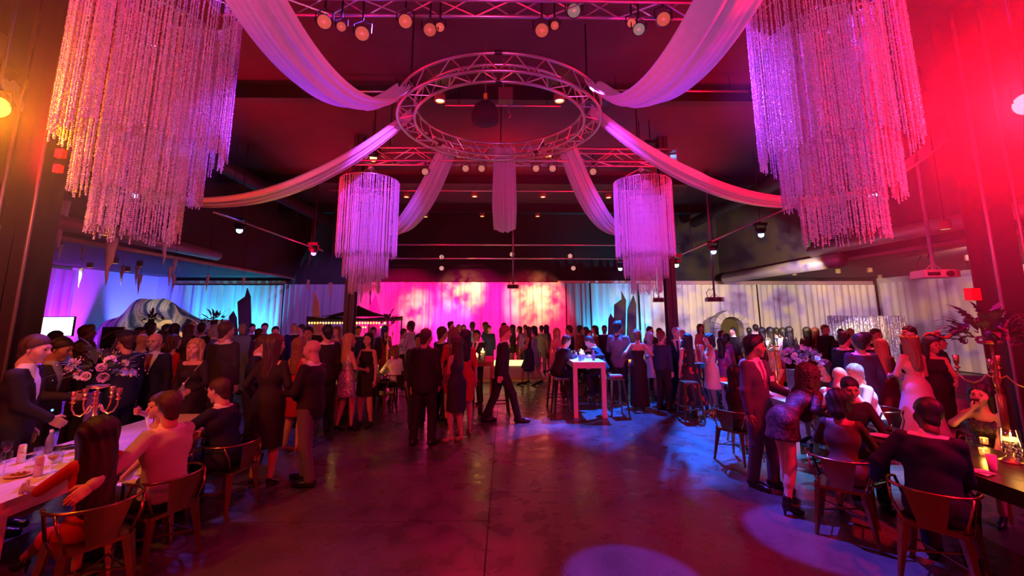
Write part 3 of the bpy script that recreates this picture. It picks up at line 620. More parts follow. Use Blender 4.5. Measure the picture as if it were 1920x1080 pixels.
def rim(a, q):
    t = PI * a; k = 1 - .34 * q
    wob = 1 + .05 * math.sin(5 * t) + .03 * math.sin(11 * t)
    z = 2.58 * math.sin(t) ** .8 * wob * (1 - .25 * q) ; x = -2.05 * math.cos(t) * wob * k + .35 * q
    return (x, -.02 - .25 * math.sin(q * PI) , max(0, z))
MB().grid(rim, 48, 8).build('rim', cave_mat(), cv, True)
MB().box((-1.3, 2.3, 0), (1.5, 2.36, 1.9)).build('back_panel', mat((.9, .7, .35), .6), cv)
point((-11.7, 16.9, 1.55), (1, .62, .2), 70, .1)
spot((-11.0, 10.5, 3.5), (-12.2, 16, 1.6), (1, .9, .8), 420, 26, .7, .1)
fb = thing('framed_board', 'dark framed picture board with a yellow streak beside the cave', 'board', (gy(208, 640, 13)[0], 13, 0))
a = gy(193, 613, 13); b_ = gy(229, 613, 13)
MB().box((-.3, 0, 0), (.3, .05, a[2])).build('panel', mat((.05, .045, .05), .6), fb)
b = MB(); b.bar((-.27, -.012, a[2] - .35), (-.02, -.012, a[2] - .16), .09, .03, .012); b.bar((-.02, -.012, a[2] - .16), (.2, -.012, a[2] - .1), .05, .02, .012); b.build('yellow_streak', mat((.8, .5, .08), .5), fb)
tn = thing('market_tent', 'black pop-up market tent strung with yellow bulbs', 'tent', (-4.62, 14.0, 0))
def roof(a, q):
    x = (a - .5) * 2.4; y = (q - .5) * 1.8; e = max(abs(x) / 1.2, abs(y) / .9)
    return (x, y, 2.02 + .03 + .34 * (1 - e) ** 1.6 - .05 * math.sin(PI * min(1, e)) )
MB().grid(roof, 24, 16).build('roof', mat((.012, .008, .010), .8), tn, True)
for (x0, y0, x1, y1) in ((-1.2, -.9, 1.2, -.9), (1.2, -.9, 1.2, .9), (-1.2, .9, 1.2, .9), (-1.2, -.9, -1.2, .9)):
    MB().grid(lambda a, q: (x0 + (x1 - x0) * a, y0 + (y1 - y0) * a, 2.05 - .14 * q - (.07 * math.sin(PI * a) * (1 - q))), 12, 2).build('valance', mat((.012, .008, .010), .8), tn, True)
for x in (-1.17, 1.17):
    for y in (-.87, .87): MB().bar((x, y, 0), (x, y, 2.05), .04).build('leg', BLACKM, tn)
bm = MB().lathe([(.001, -.028), (.02, -.02), (.026, 0), (.018, .02), (.001, .03)], 8).mesh('bulb', True); BULB = emis((1, .62, .08), 5)
for k in range(28):
    x = -1.1 + 2.2 * k / 27; link('bulb', bm, BULB, tn, (x, -.93, 1.86))
for k, x in enumerate((.05, .13, .62, .70, -.5)): link('bulb', bm, BULB, tn, (x, .4, 1.70))
MB().tube([(-1.1, -.93, 1.89), (1.1, -.93, 1.89)], .005, 5).build('wire', BLACKM, tn)
ar = thing('stone_arch', 'grey stone arch doorway with dark amber inside', 'set piece', (gy(1369, 600, 17.6)[0], 17.6, 0))
Ri, Ro, zs = .47, .72, 1.55
stone = [mat((.34, .33, .38), .85, noise=.3, nscale=9, bump=.4, bscale=18), mat((.44, .42, .46), .85, noise=.3, nscale=9, bump=.4, bscale=18)]
for k in range(9):
    a0 = PI * k / 9 + .012; a1 = PI * (k + 1) / 9 - .012
    q = [(Ri * math.cos(a0), zs + Ri * math.sin(a0)), (Ro * math.cos(a0), zs + Ro * math.sin(a0)), (Ro * math.cos(a1), zs + Ro * math.sin(a1)), (Ri * math.cos(a1), zs + Ri * math.sin(a1))]
    MB().prism(q, -.12 - .02 * (k % 2), .3).build('stone', stone[k % 2], ar)
for s in (-1, 1):
    for k in range(5): MB().box((min(s * Ri, s * Ro) + .0, -.12 - .02 * (k % 2), k * .31 + .005), (max(s * Ri, s * Ro), .3, k * .31 + .3)).build('stone', stone[(k + (s > 0)) % 2], ar)
MB().box((-.5, .34, 0), (.5, .38, 2.0)).build('dark_back', mat((.06, .045, .01), .7), ar)
SQC = voronoi_mat((.30, .34, .36), (.72, .76, .74), 70, .3, .7)
bo = thing('draped_booth', 'tall booth wrapped in shimmering silver sequin cloth', 'booth', (gy(1645, 620, 16.0)[0], 16.0, 0))
MB().box((-1.0, .06, 0), (1.0, 1.0, 2.0)).build('frame', BLACKM, bo)
MB().grid(lambda a, q: (-1.05 + .03 * math.sin(a * 40), -.02 + 1.06 * a, 2.05 * q + .01), 50, 5).build('sequin_cloth', SQC, bo, True)
MB().grid(lambda a, q: (-1.05 + 2.1 * a, -.02 + .05 * math.sin(a * 70) + .03 * math.sin(a * 31), 2.05 * q + .01), 140, 5).build('sequin_cloth', voronoi_mat((.30, .34, .36), (.72, .76, .74), 70, .3, .7), bo, True)
MB().grid(lambda a, q: (-1.05 + 2.1 * a, -.02 + 1.05 * q, 2.06), 2, 2).build('cloth_top', voronoi_mat((.30, .34, .36), (.72, .76, .74), 70, .3, .7), bo)
p = gy(103, 612, 10.8)
tv = thing('display_screen', 'blank glowing white screen on a stand by the violet wall', 'screen', (p[0], 10.8, 0), .15)
MB().box((-.40, -.02, p[2] - .235), (.40, .03, p[2] + .235)).build('bezel', BLACKM, tv)
MB().box((-.38, -.024, p[2] - .215), (.38, -.018, p[2] + .215)).build('panel', emis((1, .93, .95), 3.2), tv)
MB().tube([(0, .05, 0), (0, .05, p[2])], .03, 8).build('post', BLACKM, tv); MB().lathe([(.3, 0), (.3, .02), (.05, .04)], 16).build('foot', BLACKM, tv)
rs = thing('lit_riser', 'low white riser bench with glowing warm top on the stage floor', 'riser', (0, 0, 0))
b = MB(); b.prism([(-2.2, .06), (1.28, .06), (1.08, .44), (-2.2, .44)], 14.9, 15.9); b.build('base', mat((.55, .52, .56), .5), rs)
MB().box((-2.2, 14.88, .44), (1.06, 15.9, .52)).build('glowing_top', emis((1, .66, .22), 2.4), rs)
MB().box((-2.2, 14.86, 0), (1.34, 15.95, .06)).build('kick_strip', mat((.7, .45, .18), .6), rs)
tag(MB().box((-3.0, 14.3, .0), (3.4, 14.84, .012)).build('wood_platform_edge', mat((.55, .32, .12), .5, noise=.2, nscale=6)), 'thin wooden floor edging in front of the lit riser', 'platform')
# ------------------------------------------------------------------ furniture
WOODD = mat((.045, .022, .016), .3, noise=.3, nscale=9, stretch=(1, 8, 1)); WOODM = mat((.30, .15, .06), .45, noise=.25, nscale=9, stretch=(8, 1, 1)); WHITEW = mat((.74, .70, .70), .4, noise=.10, nscale=7, stretch=(10, 1, 1))
def table(label, x0, x1, y0, y1, z, th, leg, m, group='tables', apron=.0, name='long_table', planks=0):
    t = thing(name, label, 'table', ((x0 + x1) / 2, (y0 + y1) / 2, 0), group=group)
    hx, hy = (x1 - x0) / 2, (y1 - y0) / 2
    if planks:
        w_ = 2 * hx / planks
        for k in range(planks): MB().box((-hx + k * w_ + .002, -hy, z - .035), (-hx + (k + 1) * w_ - .002, hy, z)).build('plank', m, t)
    else: MB().box((-hx, -hy, z - .035), (hx, hy, z)).build('top', m, t)
    b = MB(); e = .012; b.box((-hx + e, -hy + e, z - th), (hx - e, -hy + e + .03, z - .036)); b.box((-hx + e, hy - e - .03, z - th), (hx - e, hy - e, z - .036)); b.box((-hx + e, -hy + e + .03, z - th), (-hx + e + .03, hy - e - .03, z - .036)); b.box((hx - e - .03, -hy + e + .03, z - th), (hx - e, hy - e - .03, z - .036)); b.build('apron', m, t)
    for sx in (-1, 1):
        for sy in (-1, 1):
            cx = sx * (hx - leg / 2 - .01); cy = sy * (hy - leg / 2 - .01); MB().box((cx - leg / 2, cy - leg / 2, 0), (cx + leg / 2, cy + leg / 2, z - .036)).build('leg', m, t)
    return t
table('long white plank table with candelabra, bottles and glasses', -4.66, -3.62, 3.42, 6.35, .76, .12, .10, WHITEW, planks=5)
table('long dark glossy table with gold candelabra and candles', 3.97, 4.95, 2.4, 5.25, .76, .13, .10, WOODD, planks=4)
bt = table('tall narrow white bar table lit by candles', 1.42, 2.12, 9.42, 11.2, 1.12, .13, .085, WHITEW, name='bar_table')
table('tall brown wooden bar table beside the tuxedo man', -1.15, -.25, 9.95, 10.75, 1.07, .10, .07, WOODM, name='bar_table')
table('dark dining table with fairy light candles near the market tent', -3.6, -2.92, 10.35, 12.0, .76, .1, .08, WOODD)
table('dark side table with candles behind the sequin dress', -3.9, -3.2, 8.9, 10.4, .76, .1, .08, WOODM)
table('blue lit dining table under the big flower arrangement', 4.35, 5.25, 6.9, 9.1, .76, .1, .08, mat((.5, .48, .5), .5))
table('dark bar table between the white dress and floral skirt women', 4.12, 4.5, 10.0, 10.4, 1.02, .1, .06, WOODD, name='bar_table')
table('small lit table behind the man in the grey blazer', 2.95, 3.45, 11.3, 12.2, .9, .08, .06, mat((.4, .35, .4), .5), name='bar_table')
# white lounge sofa behind the dark glossy table
sf = thing('lounge_sofa', 'white leather lounge sofa glowing pink by the red column', 'sofa', (9.6, 9.0, 0), -.3)
MB().box((-1.0, -.4, .12), (1.0, .4, .36)).build('base', mat((.7, .66, .68), .4), sf)
MB().box((-.98, -.42, .365), (-.02, .3, .48)).build('seat_cushion', mat((.75, .7, .72), .4), sf); MB().box((.0, -.42, .365), (.98, .3, .48)).build('seat_cushion', mat((.75, .7, .72), .4), sf)
MB().box((-1.0, .3, .36), (1.0, .48, .84)).build('backrest', mat((.72, .68, .7), .4), sf); MB().box((.8, -.4, .48), (1.02, .3, .66)).build('armrest', mat((.72, .68, .7), .4), sf)
for x in (-.9, .9):
    for y in (-.34, .38): MB().bar((x, y, 0), (x, y, .12), .05).build('leg', SILVER, sf)
# metal armchair with wrap-around rail
def make_chair():
    t = thing('metal_armchair', 'x', 'chair', group='metal armchairs')
    sz = .455
    b = MB(); n = 6
    out = []
    for cx, cy, a0 in ((.15, .16, 0), (-.15, .16, 90), (-.17, -.16, 180), (.17, -.16, 270)):
        for k in range(n): a = math.radians(a0 + 90 * k / (n - 1)); out.append((cx + .055 * math.cos(a), cy + .055 * math.sin(a)))
    m = len(out); b.add([(x, y, sz - .03) for x, y in out] + [(x, y, sz) for x, y in out] + [(x * .88, y * .88, sz - .006) for x, y in out], [tuple(range(m - 1, -1, -1))] + [(i, (i + 1) % m, (i + 1) % m + m, i + m) for i in range(m)] + [(i + m, (i + 1) % m + m, (i + 1) % m + 2 * m, i + 2 * m) for i in range(m)] + [tuple(range(2 * m, 3 * m))])
    b.build('seat', COPPER, t)
    for sx in (-1, 1):
        for sy in (-1, 1):
            MB().bar((sx * .175, sy * .175, sz - .012), (sx * .235, sy * .235, 0), .062, .024, ref=(sx, -sy, .2)).build('leg', COPPER, t)
    b = MB()
    for s in (-1, 1): b.bar((s * .19, -.17, .2), (s * .19, .17, .2), .01)
    b.bar((-.19, -.17, .21), (.19, .17, .21), .012); b.bar((.19, -.17, .2), (-.19, .17, .2), .012); b.build('cross_brace', COPPER, t)
    rail = []
    for k in range(25):
        a = math.radians(-205 + 230 * k / 24); rail.append((.285 * math.cos(a), -.02 + .255 * math.sin(a), .715 - .05 * max(0, math.sin(a)) ** 2))
    rl = [(rail[0][0] * .78, .17, sz)] + rail + [(rail[-1][0] * .78, .17, sz)]
    MB().tube(rl, .013, 8).build('rail', COPPER, t, True)
    MB().grid(lambda a, q: ((a - .5) * (.17 + .11 * q), -.215 - .06 * q - .012 * math.cos((a - .5) * 2.5), sz + .0 + .262 * q), 8, 6).build('splat', COPPER, t, True)
    for s in (-1, 1): MB().tube([(s * .18, -.19, sz), (s * .235, -.20, .60), (s * .255, -.155, .71)], .011, 6).build('strut', COPPER, t, True)
    return t
CH = make_chair(); _used = [False]
def chair(x, y, heading, label):
    rz = -math.radians(heading)
    if not _used[0]:
        _used[0] = True; CH.location = (x, y, 0); CH.rotation_euler = (0, 0, rz); CH['label'] = label; return CH
    return dup(CH, (x, y, 0), rz, label)
def make_stool():
    t = thing('metal_bar_stool', 'x', 'stool', group='metal bar stools'); z = .75
    b = MB(); b.box((-.15, -.15, z - .025), (.15, .15, z)); b.box((-.135, -.135, z), (.135, .135, z + .008)); b.build('seat', COPPER, t)
    for sx in (-1, 1):
        for sy in (-1, 1): MB().bar((sx * .125, sy * .125, z - .02), (sx * .20, sy * .20, 0), .05, .026, ref=(sx, -sy, .2)).build('leg', COPPER, t)
    for k in range(4):
        a = math.radians(45 + 90 * k); c = math.radians(135 + 90 * k); r = .25
        MB().bar((r * math.cos(a), r * math.sin(a), .24), (r * math.cos(c), r * math.sin(c), .24), .014, ha=.03).build('footrest', COPPER, t)
    return t
ST = make_stool(); _su = [False]
def stool(x, y, rz, label):
    if not _su[0]:
        _su[0] = True; ST.location = (x, y, 0); ST.rotation_euler = (0, 0, rz); ST['label'] = label; return ST
    return dup(ST, (x, y, 0), rz, label)
for (x, y, r, lb) in ((1.22, 9.75, .1, 'copper bar stool on the aisle side of the white bar table'), (1.18, 10.6, -.1, 'copper bar stool under the man leaning on the white bar table'), (2.38, 9.7, .15, 'red-brown bar stool standing free beside the white bar table'), (2.34, 10.6, .1, 'copper bar stool under the man with the pocket square'),
        (-.70, 9.55, .2, 'copper bar stool under the wooden bar table next to the red dress'), (-.12, 9.85, .1, 'copper bar stool behind the striding man'), (3.75, 9.2, 0, 'copper stool behind the floral skirt')):
    stool(x, y, r, lb)
for k in range(2):
    tag(MB().box((2.38 - .13 + k * .01, 9.7 - .1, .759 + .034 * k), (2.38 + .12 + k * .01, 9.7 + .1, .791 + .034 * k)).build('menu_book', mat((.12, .09, .16), .5) if k == 0 else mat((.5, .4, .45), .5)), ('dark folded program lying on the free bar stool', 'pale folded program on top of the dark one on the stool')[k], 'program')
# ------------------------------------------------------------------ bodies: blended round limbs turned into one surface
def V3(*a): return np.array(a, float)
def smin(a, b, k):
    h = np.maximum(k - np.abs(a - b), 0) / k
    return np.minimum(a, b) - h * h * k * .25
class Field:
    def __init__(s, prims, h, pad=.05, k=.03, more=()):
        bb = list(prims) + list(more); lo = np.min([np.minimum(p[0], p[1]) - max(p[2], p[3]) for p in bb], 0) - pad; hi = np.max([np.maximum(p[0], p[1]) + max(p[2], p[3]) for p in bb], 0) + pad
        s.h = h; s.lo = lo; n = np.ceil((hi - lo) / h).astype(int) + 2
        s.ax = [(lo[i] + h * np.arange(n[i])).astype(np.float32) for i in range(3)]
        s.f = np.full(tuple(n), .3, np.float32)
        for p in prims: s.add(p, k)
    def sub(s, lo, hi):
        i0 = [max(0, int((lo[i] - s.lo[i]) / s.h)) for i in range(3)]; i1 = [min(len(s.ax[i]), int((hi[i] - s.lo[i]) / s.h) + 2) for i in range(3)]
        return tuple(slice(a, b) for a, b in zip(i0, i1))
    def add(s, p, k):
        a, b, ra, rb = p[:4]; m = max(ra, rb) + .06
        sl = s.sub(np.minimum(a, b) - m, np.maximum(a, b) + m)
        X = s.ax[0][sl[0]][:, None, None] - a[0]; Y = s.ax[1][sl[1]][None, :, None] - a[1]; Z = s.ax[2][sl[2]][None, None, :] - a[2]
        d = b - a; L = float(d @ d) + 1e-9
        t = np.clip((X * d[0] + Y * d[1] + Z * d[2]) / L, 0, 1)
        X = X - t * d[0]; Y = Y - t * d[1]; Z = Z - t * d[2]
        q = X * X + Y * Y + Z * Z
        sc = 1.0
        if len(p) > 4 and p[4] is not None:
            n, sc = p[4], p[5]; w_ = X * n[0] + Y * n[1] + Z * n[2]; q = q + w_ * w_ * (1 / (sc * sc) - 1)
        f = (np.sqrt(np.maximum(q, 0)) - (ra + (rb - ra) * t)) * (sc if sc < 1 else 1)
        s.f[sl] = smin(s.f[sl], f.astype(np.float32), k)
    def pts(s): return s.ax[0][:, None, None], s.ax[1][None, :, None], s.ax[2][None, None, :]
    def cut(s, pt, n):                                                   # keep the side the normal points to
        X, Y, Z = s.pts(); s.f = np.maximum(s.f, -((X - pt[0]) * n[0] + (Y - pt[1]) * n[1] + (Z - pt[2]) * n[2]).astype(np.float32))
    def net(s): return surface_net(s.f, s.lo, s.h)
_ED = [(0, 1), (2, 3), (4, 5), (6, 7), (0, 2), (1, 3), (4, 6), (5, 7), (0, 4), (1, 5), (2, 6), (3, 7)]
_CO = np.array([(i >> 2 & 1, i >> 1 & 1, i & 1) for i in range(8)])
def surface_net(f, lo, h):
    for ax in range(3):
        sl = [slice(None)] * 3
        for e in (0, -1): sl[ax] = e; f[tuple(sl)] = np.maximum(f[tuple(sl)], .01)
    g = f < 0; n = f.shape
    c = np.zeros((n[0] - 1, n[1] - 1, n[2] - 1), np.int8)
    for o in _CO: c += g[o[0]:n[0] - 1 + o[0], o[1]:n[1] - 1 + o[1], o[2]:n[2] - 1 + o[2]]
    I = np.argwhere((c > 0) & (c < 8))
    if len(I) == 0: return np.zeros((0, 3)), np.zeros((0, 4), int)
    vals = np.stack([f[I[:, 0] + o[0], I[:, 1] + o[1], I[:, 2] + o[2]] for o in _CO], 1)
    acc = np.zeros((len(I), 3)); cnt = np.zeros(len(I))
    for a, b in _ED:
        va, vb = vals[:, a], vals[:, b]; m = (va < 0) != (vb < 0)
        t = va / np.where(m, va - vb, 1); p = _CO[a] + (_CO[b] - _CO[a]) * t[:, None]
        acc += np.where(m[:, None], p, 0); cnt += m
    V = (I + acc / cnt[:, None]) * h + lo
    idx = np.full(c.shape, -1, np.int64); idx[I[:, 0], I[:, 1], I[:, 2]] = np.arange(len(I))
    Q = []
    for ax in range(3):
        a, b = (ax + 1) % 3, (ax + 2) % 3
        s0 = [slice(None)] * 3; s1 = [slice(None)] * 3; s0[ax] = slice(0, n[ax] - 1); s1[ax] = slice(1, n[ax])
        E = np.argwhere(g[tuple(s0)] != g[tuple(s1)])
        E = E[(E[:, a] > 0) & (E[:, b] > 0) & (E[:, a] < n[a] - 1) & (E[:, b] < n[b] - 1)]
        ins = g[tuple(s0)][E[:, 0], E[:, 1], E[:, 2]]
        def at(da, db):
            J = E.copy(); J[:, a] += da; J[:, b] += db; return idx[J[:, 0], J[:, 1], J[:, 2]]
        q = np.stack([at(-1, -1), at(0, -1), at(0, 0), at(-1, 0)], 1)
        q[~ins] = q[~ins][:, ::-1]; Q.append(q)
    Q = np.concatenate(Q); return V, Q[(Q >= 0).all(1)]
def np_mesh(name, V, Q):
    me = bpy.data.meshes.new(name); me.vertices.add(len(V)); me.vertices.foreach_set('co', np.asarray(V, np.float32).reshape(-1))
    me.loops.add(len(Q) * 4); me.loops.foreach_set('vertex_index', Q.reshape(-1).astype(np.int32)); me.polygons.add(len(Q))
    me.polygons.foreach_set('loop_start', np.arange(len(Q), dtype=np.int32) * 4); me.polygons.foreach_set('use_smooth', np.ones(len(Q), bool)); me.update(calc_edges=True)
    return me
def ell(c, r):                                                            # an ellipsoid as a flattened ball, for heads
    return c, r
_cache = {}
def ellf(s, c, r, k):
    X, Y, Z = s.pts(); q = np.sqrt(((X - c[0]) / r[0]) ** 2 + ((Y - c[1]) / r[1]) ** 2 + ((Z - c[2]) / r[2]) ** 2); f = ((q - 1) * min(r)).astype(np.float32); s.f = smin(s.f, f, k)
def head_geo(sex, h):
    key = ('head', sex, h)
    if key not in _cache:
        box = [(V3(0, 0, -.02), V3(0, 0, .02), .13, .13)]
        s = Field(box, h, .03); s.f[:] = .3; m = sex == 'm'
        ellf(s, (0, -.012, .028), (.076, .098, .088), .02); ellf(s, (0, .028, -.045), (.060 if m else .055, .068, .070), .03)
        for p in ((V3(-.036, .078, .026), V3(.036, .078, .026), .016, .016), (V3(0, .086, .012), V3(0, .110, -.022), .010, .0155), (V3(-.016, .086, -.056), V3(.016, .086, -.056), .011, .011), (V3(0, .070, -.100), V3(0, .068, -.098), .025 if m else .02, .02),
                  (V3(-.045, .052, -.02), V3(-.04, .06, -.03), .03, .03), (V3(.045, .052, -.02), V3(.04, .06, -.03), .03, .03), (V3(0, -.02, -.06), V3(0, -.035, -.15), .056 if m else .046, .058 if m else .048)): s.add(p, .018)
        for sx in (-1, 1):
            s.add((V3(sx * .078, -.012, .012), V3(sx * .078, -.006, -.024), .019, .012, V3(1, 0, 0), .5), .006)
            X, Y, Z = s.pts(); s.f = np.maximum(s.f, -(np.sqrt((X - sx * .031) ** 2 + (Y - .106) ** 2 + ((Z - .006) * 1.3) ** 2) - .019).astype(np.float32))
        _cache[key] = s.net()
    return _cache[key]
def hand_geo(kind, h):
    key = ('hand', kind, h)
    if key not in _cache:
        c1, c2 = {'relax': (22, 32), 'grip': (62, 80), 'flat': (5, 8)}[kind]; pr = []
        pr.append((V3(0, -.015, 0), V3(0, .02, 0), .027, .030, V3(0, 0, 1), .7)); pr.append((V3(-.014, .03, 0), V3(-.016, .078, 0), .028, .026, V3(0, 0, 1), .48)); pr.append((V3(.012, .03, 0), V3(.018, .080, 0), .028, .024, V3(0, 0, 1), .48))
        for x, L in ((-.032, .058), (-.011, .072), (.011, .080), (.031, .068)):
            p = V3(x * .95, .083, 0); a = math.radians(c1); q = p + V3(x * .12, math.cos(a), -math.sin(a)) * L * .52; a2 = a + math.radians(c2); r = q + V3(x * .1, math.cos(a2), -math.sin(a2)) * L * .5
            pr.append((p, q, .0098, .0088)); pr.append((q, r, .0088, .0072))
        t0, t1, t2 = (V3(.022, .012, -.006), V3(.052, .045, -.022), V3(.050, .078, -.038)) if kind == 'grip' else (V3(.022, .012, -.004), V3(.056, .048, -.012), V3(.062, .082, -.018))
        pr.append((t0, t1, .014, .0115)); pr.append((t1, t2, .011, .0085))
        _cache[key] = Field(pr, h, .02, .008).net()
    return _cache[key]
HS = {}
def hair_mesh(style, h):
    key = (style, h)
    if key in HS: return HS[key]
    big = style in ('long', 'xlong', 'curly', 'wavy')
    box = [(V3(0, -.04, -.62 if big else -.30), V3(0, 0, .06), .17, .17)]
    s = Field(box, h, .02); s.f[:] = .3; X, Y, Z = s.pts(); up = .010 if style in ('short', 'crop') else .003 if style == 'fringe' else .018
    ellf(s, (0, -.014, .030), (.079 + up, .100 + up, .092 + up), .01)
    if style == 'crop': ellf(s, (0, -.012, .03), (.082, .104, .096), .01)
    if style == 'quiff': s.add((V3(-.02, .05, .105), V3(.03, .045, .11), .04, .035), .03)
    if style in ('short', 'crop', 'quiff', 'updo', 'bob'):
        s.add((V3(0, -.04, 0), V3(0, -.046, -.072), .070, .060), .02)
    front = (Z + .004 * np.sin(55 * X + 1) - (np.where(Y > 0, .80, 1.5) * Y + (.000 if style in ('short', 'quiff', 'crop') else -.004)))
    s.f = np.maximum(s.f, -front.astype(np.float32) * .75)
    if style == 'fringe':
        s.f = np.maximum(s.f, (Z - .012 - .15 * np.abs(X)).astype(np.float32))
    L = {'bob': -.10, 'shoulder': -.20, 'long': -.34, 'xlong': -.52, 'curly': -.40, 'wavy': -.36}.get(style)
    if L is not None:
        w_ = .094 if style != 'curly' else .125
        s.add((V3(0, -.055, .02), V3(0, -.085, L), w_, w_ * (.85 if style != 'xlong' else .95), V3(0, 1, 0), .62 if style != 'curly' else .75), .03)
        for sx in (-1, 1): s.add((V3(sx * .078, .0, .03), V3(sx * .082, -.02, L * .75), .030 if style != 'curly' else .045, .03, V3(1, 0, 0), .8), .03)
        s.f = np.maximum(s.f, -np.sqrt((X / .068) ** 2 + ((Y - .09) / .10) ** 2 + ((Z + .02) / .095) ** 2).astype(np.float32) * .06 + .06)
        s.f = np.maximum(s.f, -(np.sqrt(X ** 2 + (Y - .02) ** 2 + np.maximum(0, Z + .1) ** 2 * 0) - .047 + np.maximum(0, Z + .06)).astype(np.float32) * np.where(Z < -.06, 1, 0).astype(np.float32) - np.where(Z < -.06, 0, 9).astype(np.float32))
    if style == 'updo': s.add((V3(0, -.10, .055), V3(0, -.115, .02), .05, .045), .015)
    if style in ('updo',): s.f = s.f + .003 * np.sin(70 * X + 40 * Z).astype(np.float32)
    if style in ('curly', 'wavy'): s.f = s.f + ((.012 if style == 'curly' else .006) * np.sin(75 * X + 9 * np.sin(20 * Z)) * np.sin(60 * Z + 5 * np.sin(30 * X)) * np.sin(50 * Y + 1)).astype(np.float32)
    elif big or style in ('shoulder', 'bob'): s.f = s.f + (.0035 * np.sin(120 * X + 4 * np.sin(9 * Z) + 50 * Y)).astype(np.float32)
    else: s.f = s.f + (.003 * np.sin(130 * X + 60 * Y + 20 * Z)).astype(np.float32)
    V, Q = s.net(); HS[key] = np_mesh('hair', V, Q); return HS[key]
def shoe_mesh(kind):
    if ('shoe', kind) in HS: return HS[('shoe', kind)]
    if kind == 'm': pr = [(V3(0, -.055, .045), V3(0, .10, .038), .046, .047), (V3(0, .10, .036), V3(0, .175, .028), .046, .036), (V3(0, -.05, .06), V3(0, -.03, .10), .045, .047)]
    elif kind == 'boot': pr = [(V3(0, -.045, .11), V3(0, .08, .045), .040, .042), (V3(0, .08, .04), V3(0, .16, .026), .042, .024), (V3(0, -.03, .10), V3(0, -.02, .19), .045, .048), (V3(0, -.06, .10), V3(0, -.062, 0), .02, .014)]
    else: pr = [(V3(0, -.045, .095), V3(0, .07, .042), .034, .038), (V3(0, .07, .036), V3(0, .155, .022), .038, .022), (V3(0, -.058, .09), V3(0, -.062, 0), .018, .010)]
    s = Field(pr, .009, .02, .02); s.cut((0, 0, .002), (0, 0, 1)); V, Q = s.net(); HS[('shoe', kind)] = np_mesh('shoe', V, Q); return HS[('shoe', kind)]
def face_mesh(part):
    if ('face', part) in HS: return HS[('face', part)]
    mb = MB()
    if part == 'eyes':
        for sx in (-1, 1): mb.lathe([(.001, -.008), (.009, -.005), (.011, 0), (.009, .005), (.001, .008)], 8, (sx * .031, .0835, .006))
    elif part == 'eyebrows':
        for sx in (-1, 1): mb.tube([(sx * .014, .095, .024), (sx * .031, .092, .030), (sx * .048, .082, .026)], [.004, .0048, .003], 6)
    else: mb.tube([(-.022, .091, -.056), (-.008, .098, -.0545), (.008, .098, -.0545), (.022, .091, -.056)], [.003, .0062, .0062, .003], 6)
    HS[('face', part)] = mb.mesh(part, True); return HS[('face', part)]
def ik(a, t, l1, l2, pole):
    d = t - a; L = np.linalg.norm(d); mx = (l1 + l2) * .995
    if L > mx: t = a + d / L * mx; L = mx
    d = (t - a) / L; x = (l1 * l1 - l2 * l2 + L * L) / (2 * L); hgt = math.sqrt(max(0, l1 * l1 - x * x))
    p = np.array(pole, float); p = p - d * (p @ d); p /= np.linalg.norm(p) + 1e-9
    return a + d * x + p * hgt, t
SKIN = {'l': mat((.58, .32, .22), .5, spec=.4), 'm': mat((.36, .19, .11), .5, spec=.4), 'd': mat((.13, .065, .04), .5, spec=.4)}
def cloth(c, rough=.75, bump=.15): return mat(c, rough, 0, .3, bump=bump, bscale=120)
BLACK = cloth((.020, .015, .017)); NAVY = cloth((.012, .014, .045)); CHAR = cloth((.035, .033, .038)); GREY = cloth((.14, .13, .14)); BEIGE = cloth((.50, .44, .42)); LGREY = cloth((.40, .39, .42)); WHITE = cloth((.75, .74, .76)); LBLUE = cloth((.35, .45, .62)); REDC = cloth((.42, .012, .018)); DRED = cloth((.20, .012, .018)); GREEN = cloth((.030, .045, .042)); MAUVE = cloth((.45, .30, .36)); CREAM = cloth((.75, .66, .45)); DBLUE = cloth((.02, .03, .09)); BROWN = cloth((.07, .035, .025)); LEATHER = mat((.008, .007, .007), .3); PURP = cloth((.20, .07, .30)); PINKC = cloth((.62, .20, .25)); BLUSH = cloth((.66, .52, .54), .5)
SEQ = voronoi_mat((.42, .34, .32), (.95, .88, .85), 80, .25, .4, .5); FLOR = voronoi_mat((.012, .010, .020), (.50, .02, .02), 14, .6, .0, .80); FLORD = voronoi_mat((.02, .008, .014), (.09, .025, .035), 60, .6, .0, .6); PATT = voronoi_mat((.05, .04, .06), (.6, .58, .62), 22, .6, .0, .6)
def hairm(c): return mat(c, .42, 0, .5, noise=.35, nscale=6, bump=.5, bscale=40, stretch=(6, 6, .4))
HAIR = {'black': hairm((.010, .007, .007)), 'brown': hairm((.055, .024, .012)), 'light': hairm((.20, .10, .045)), 'blond': hairm((.45, .28, .11)), 'grey': hairm((.38, .36, .36)), 'red': hairm((.16, .035, .015)), 'gold': hairm((.7, .5, .08)), 'white': hairm((.6, .55, .6))}  # gold is blond hair with yellow light put into the colour
ITEMS = []
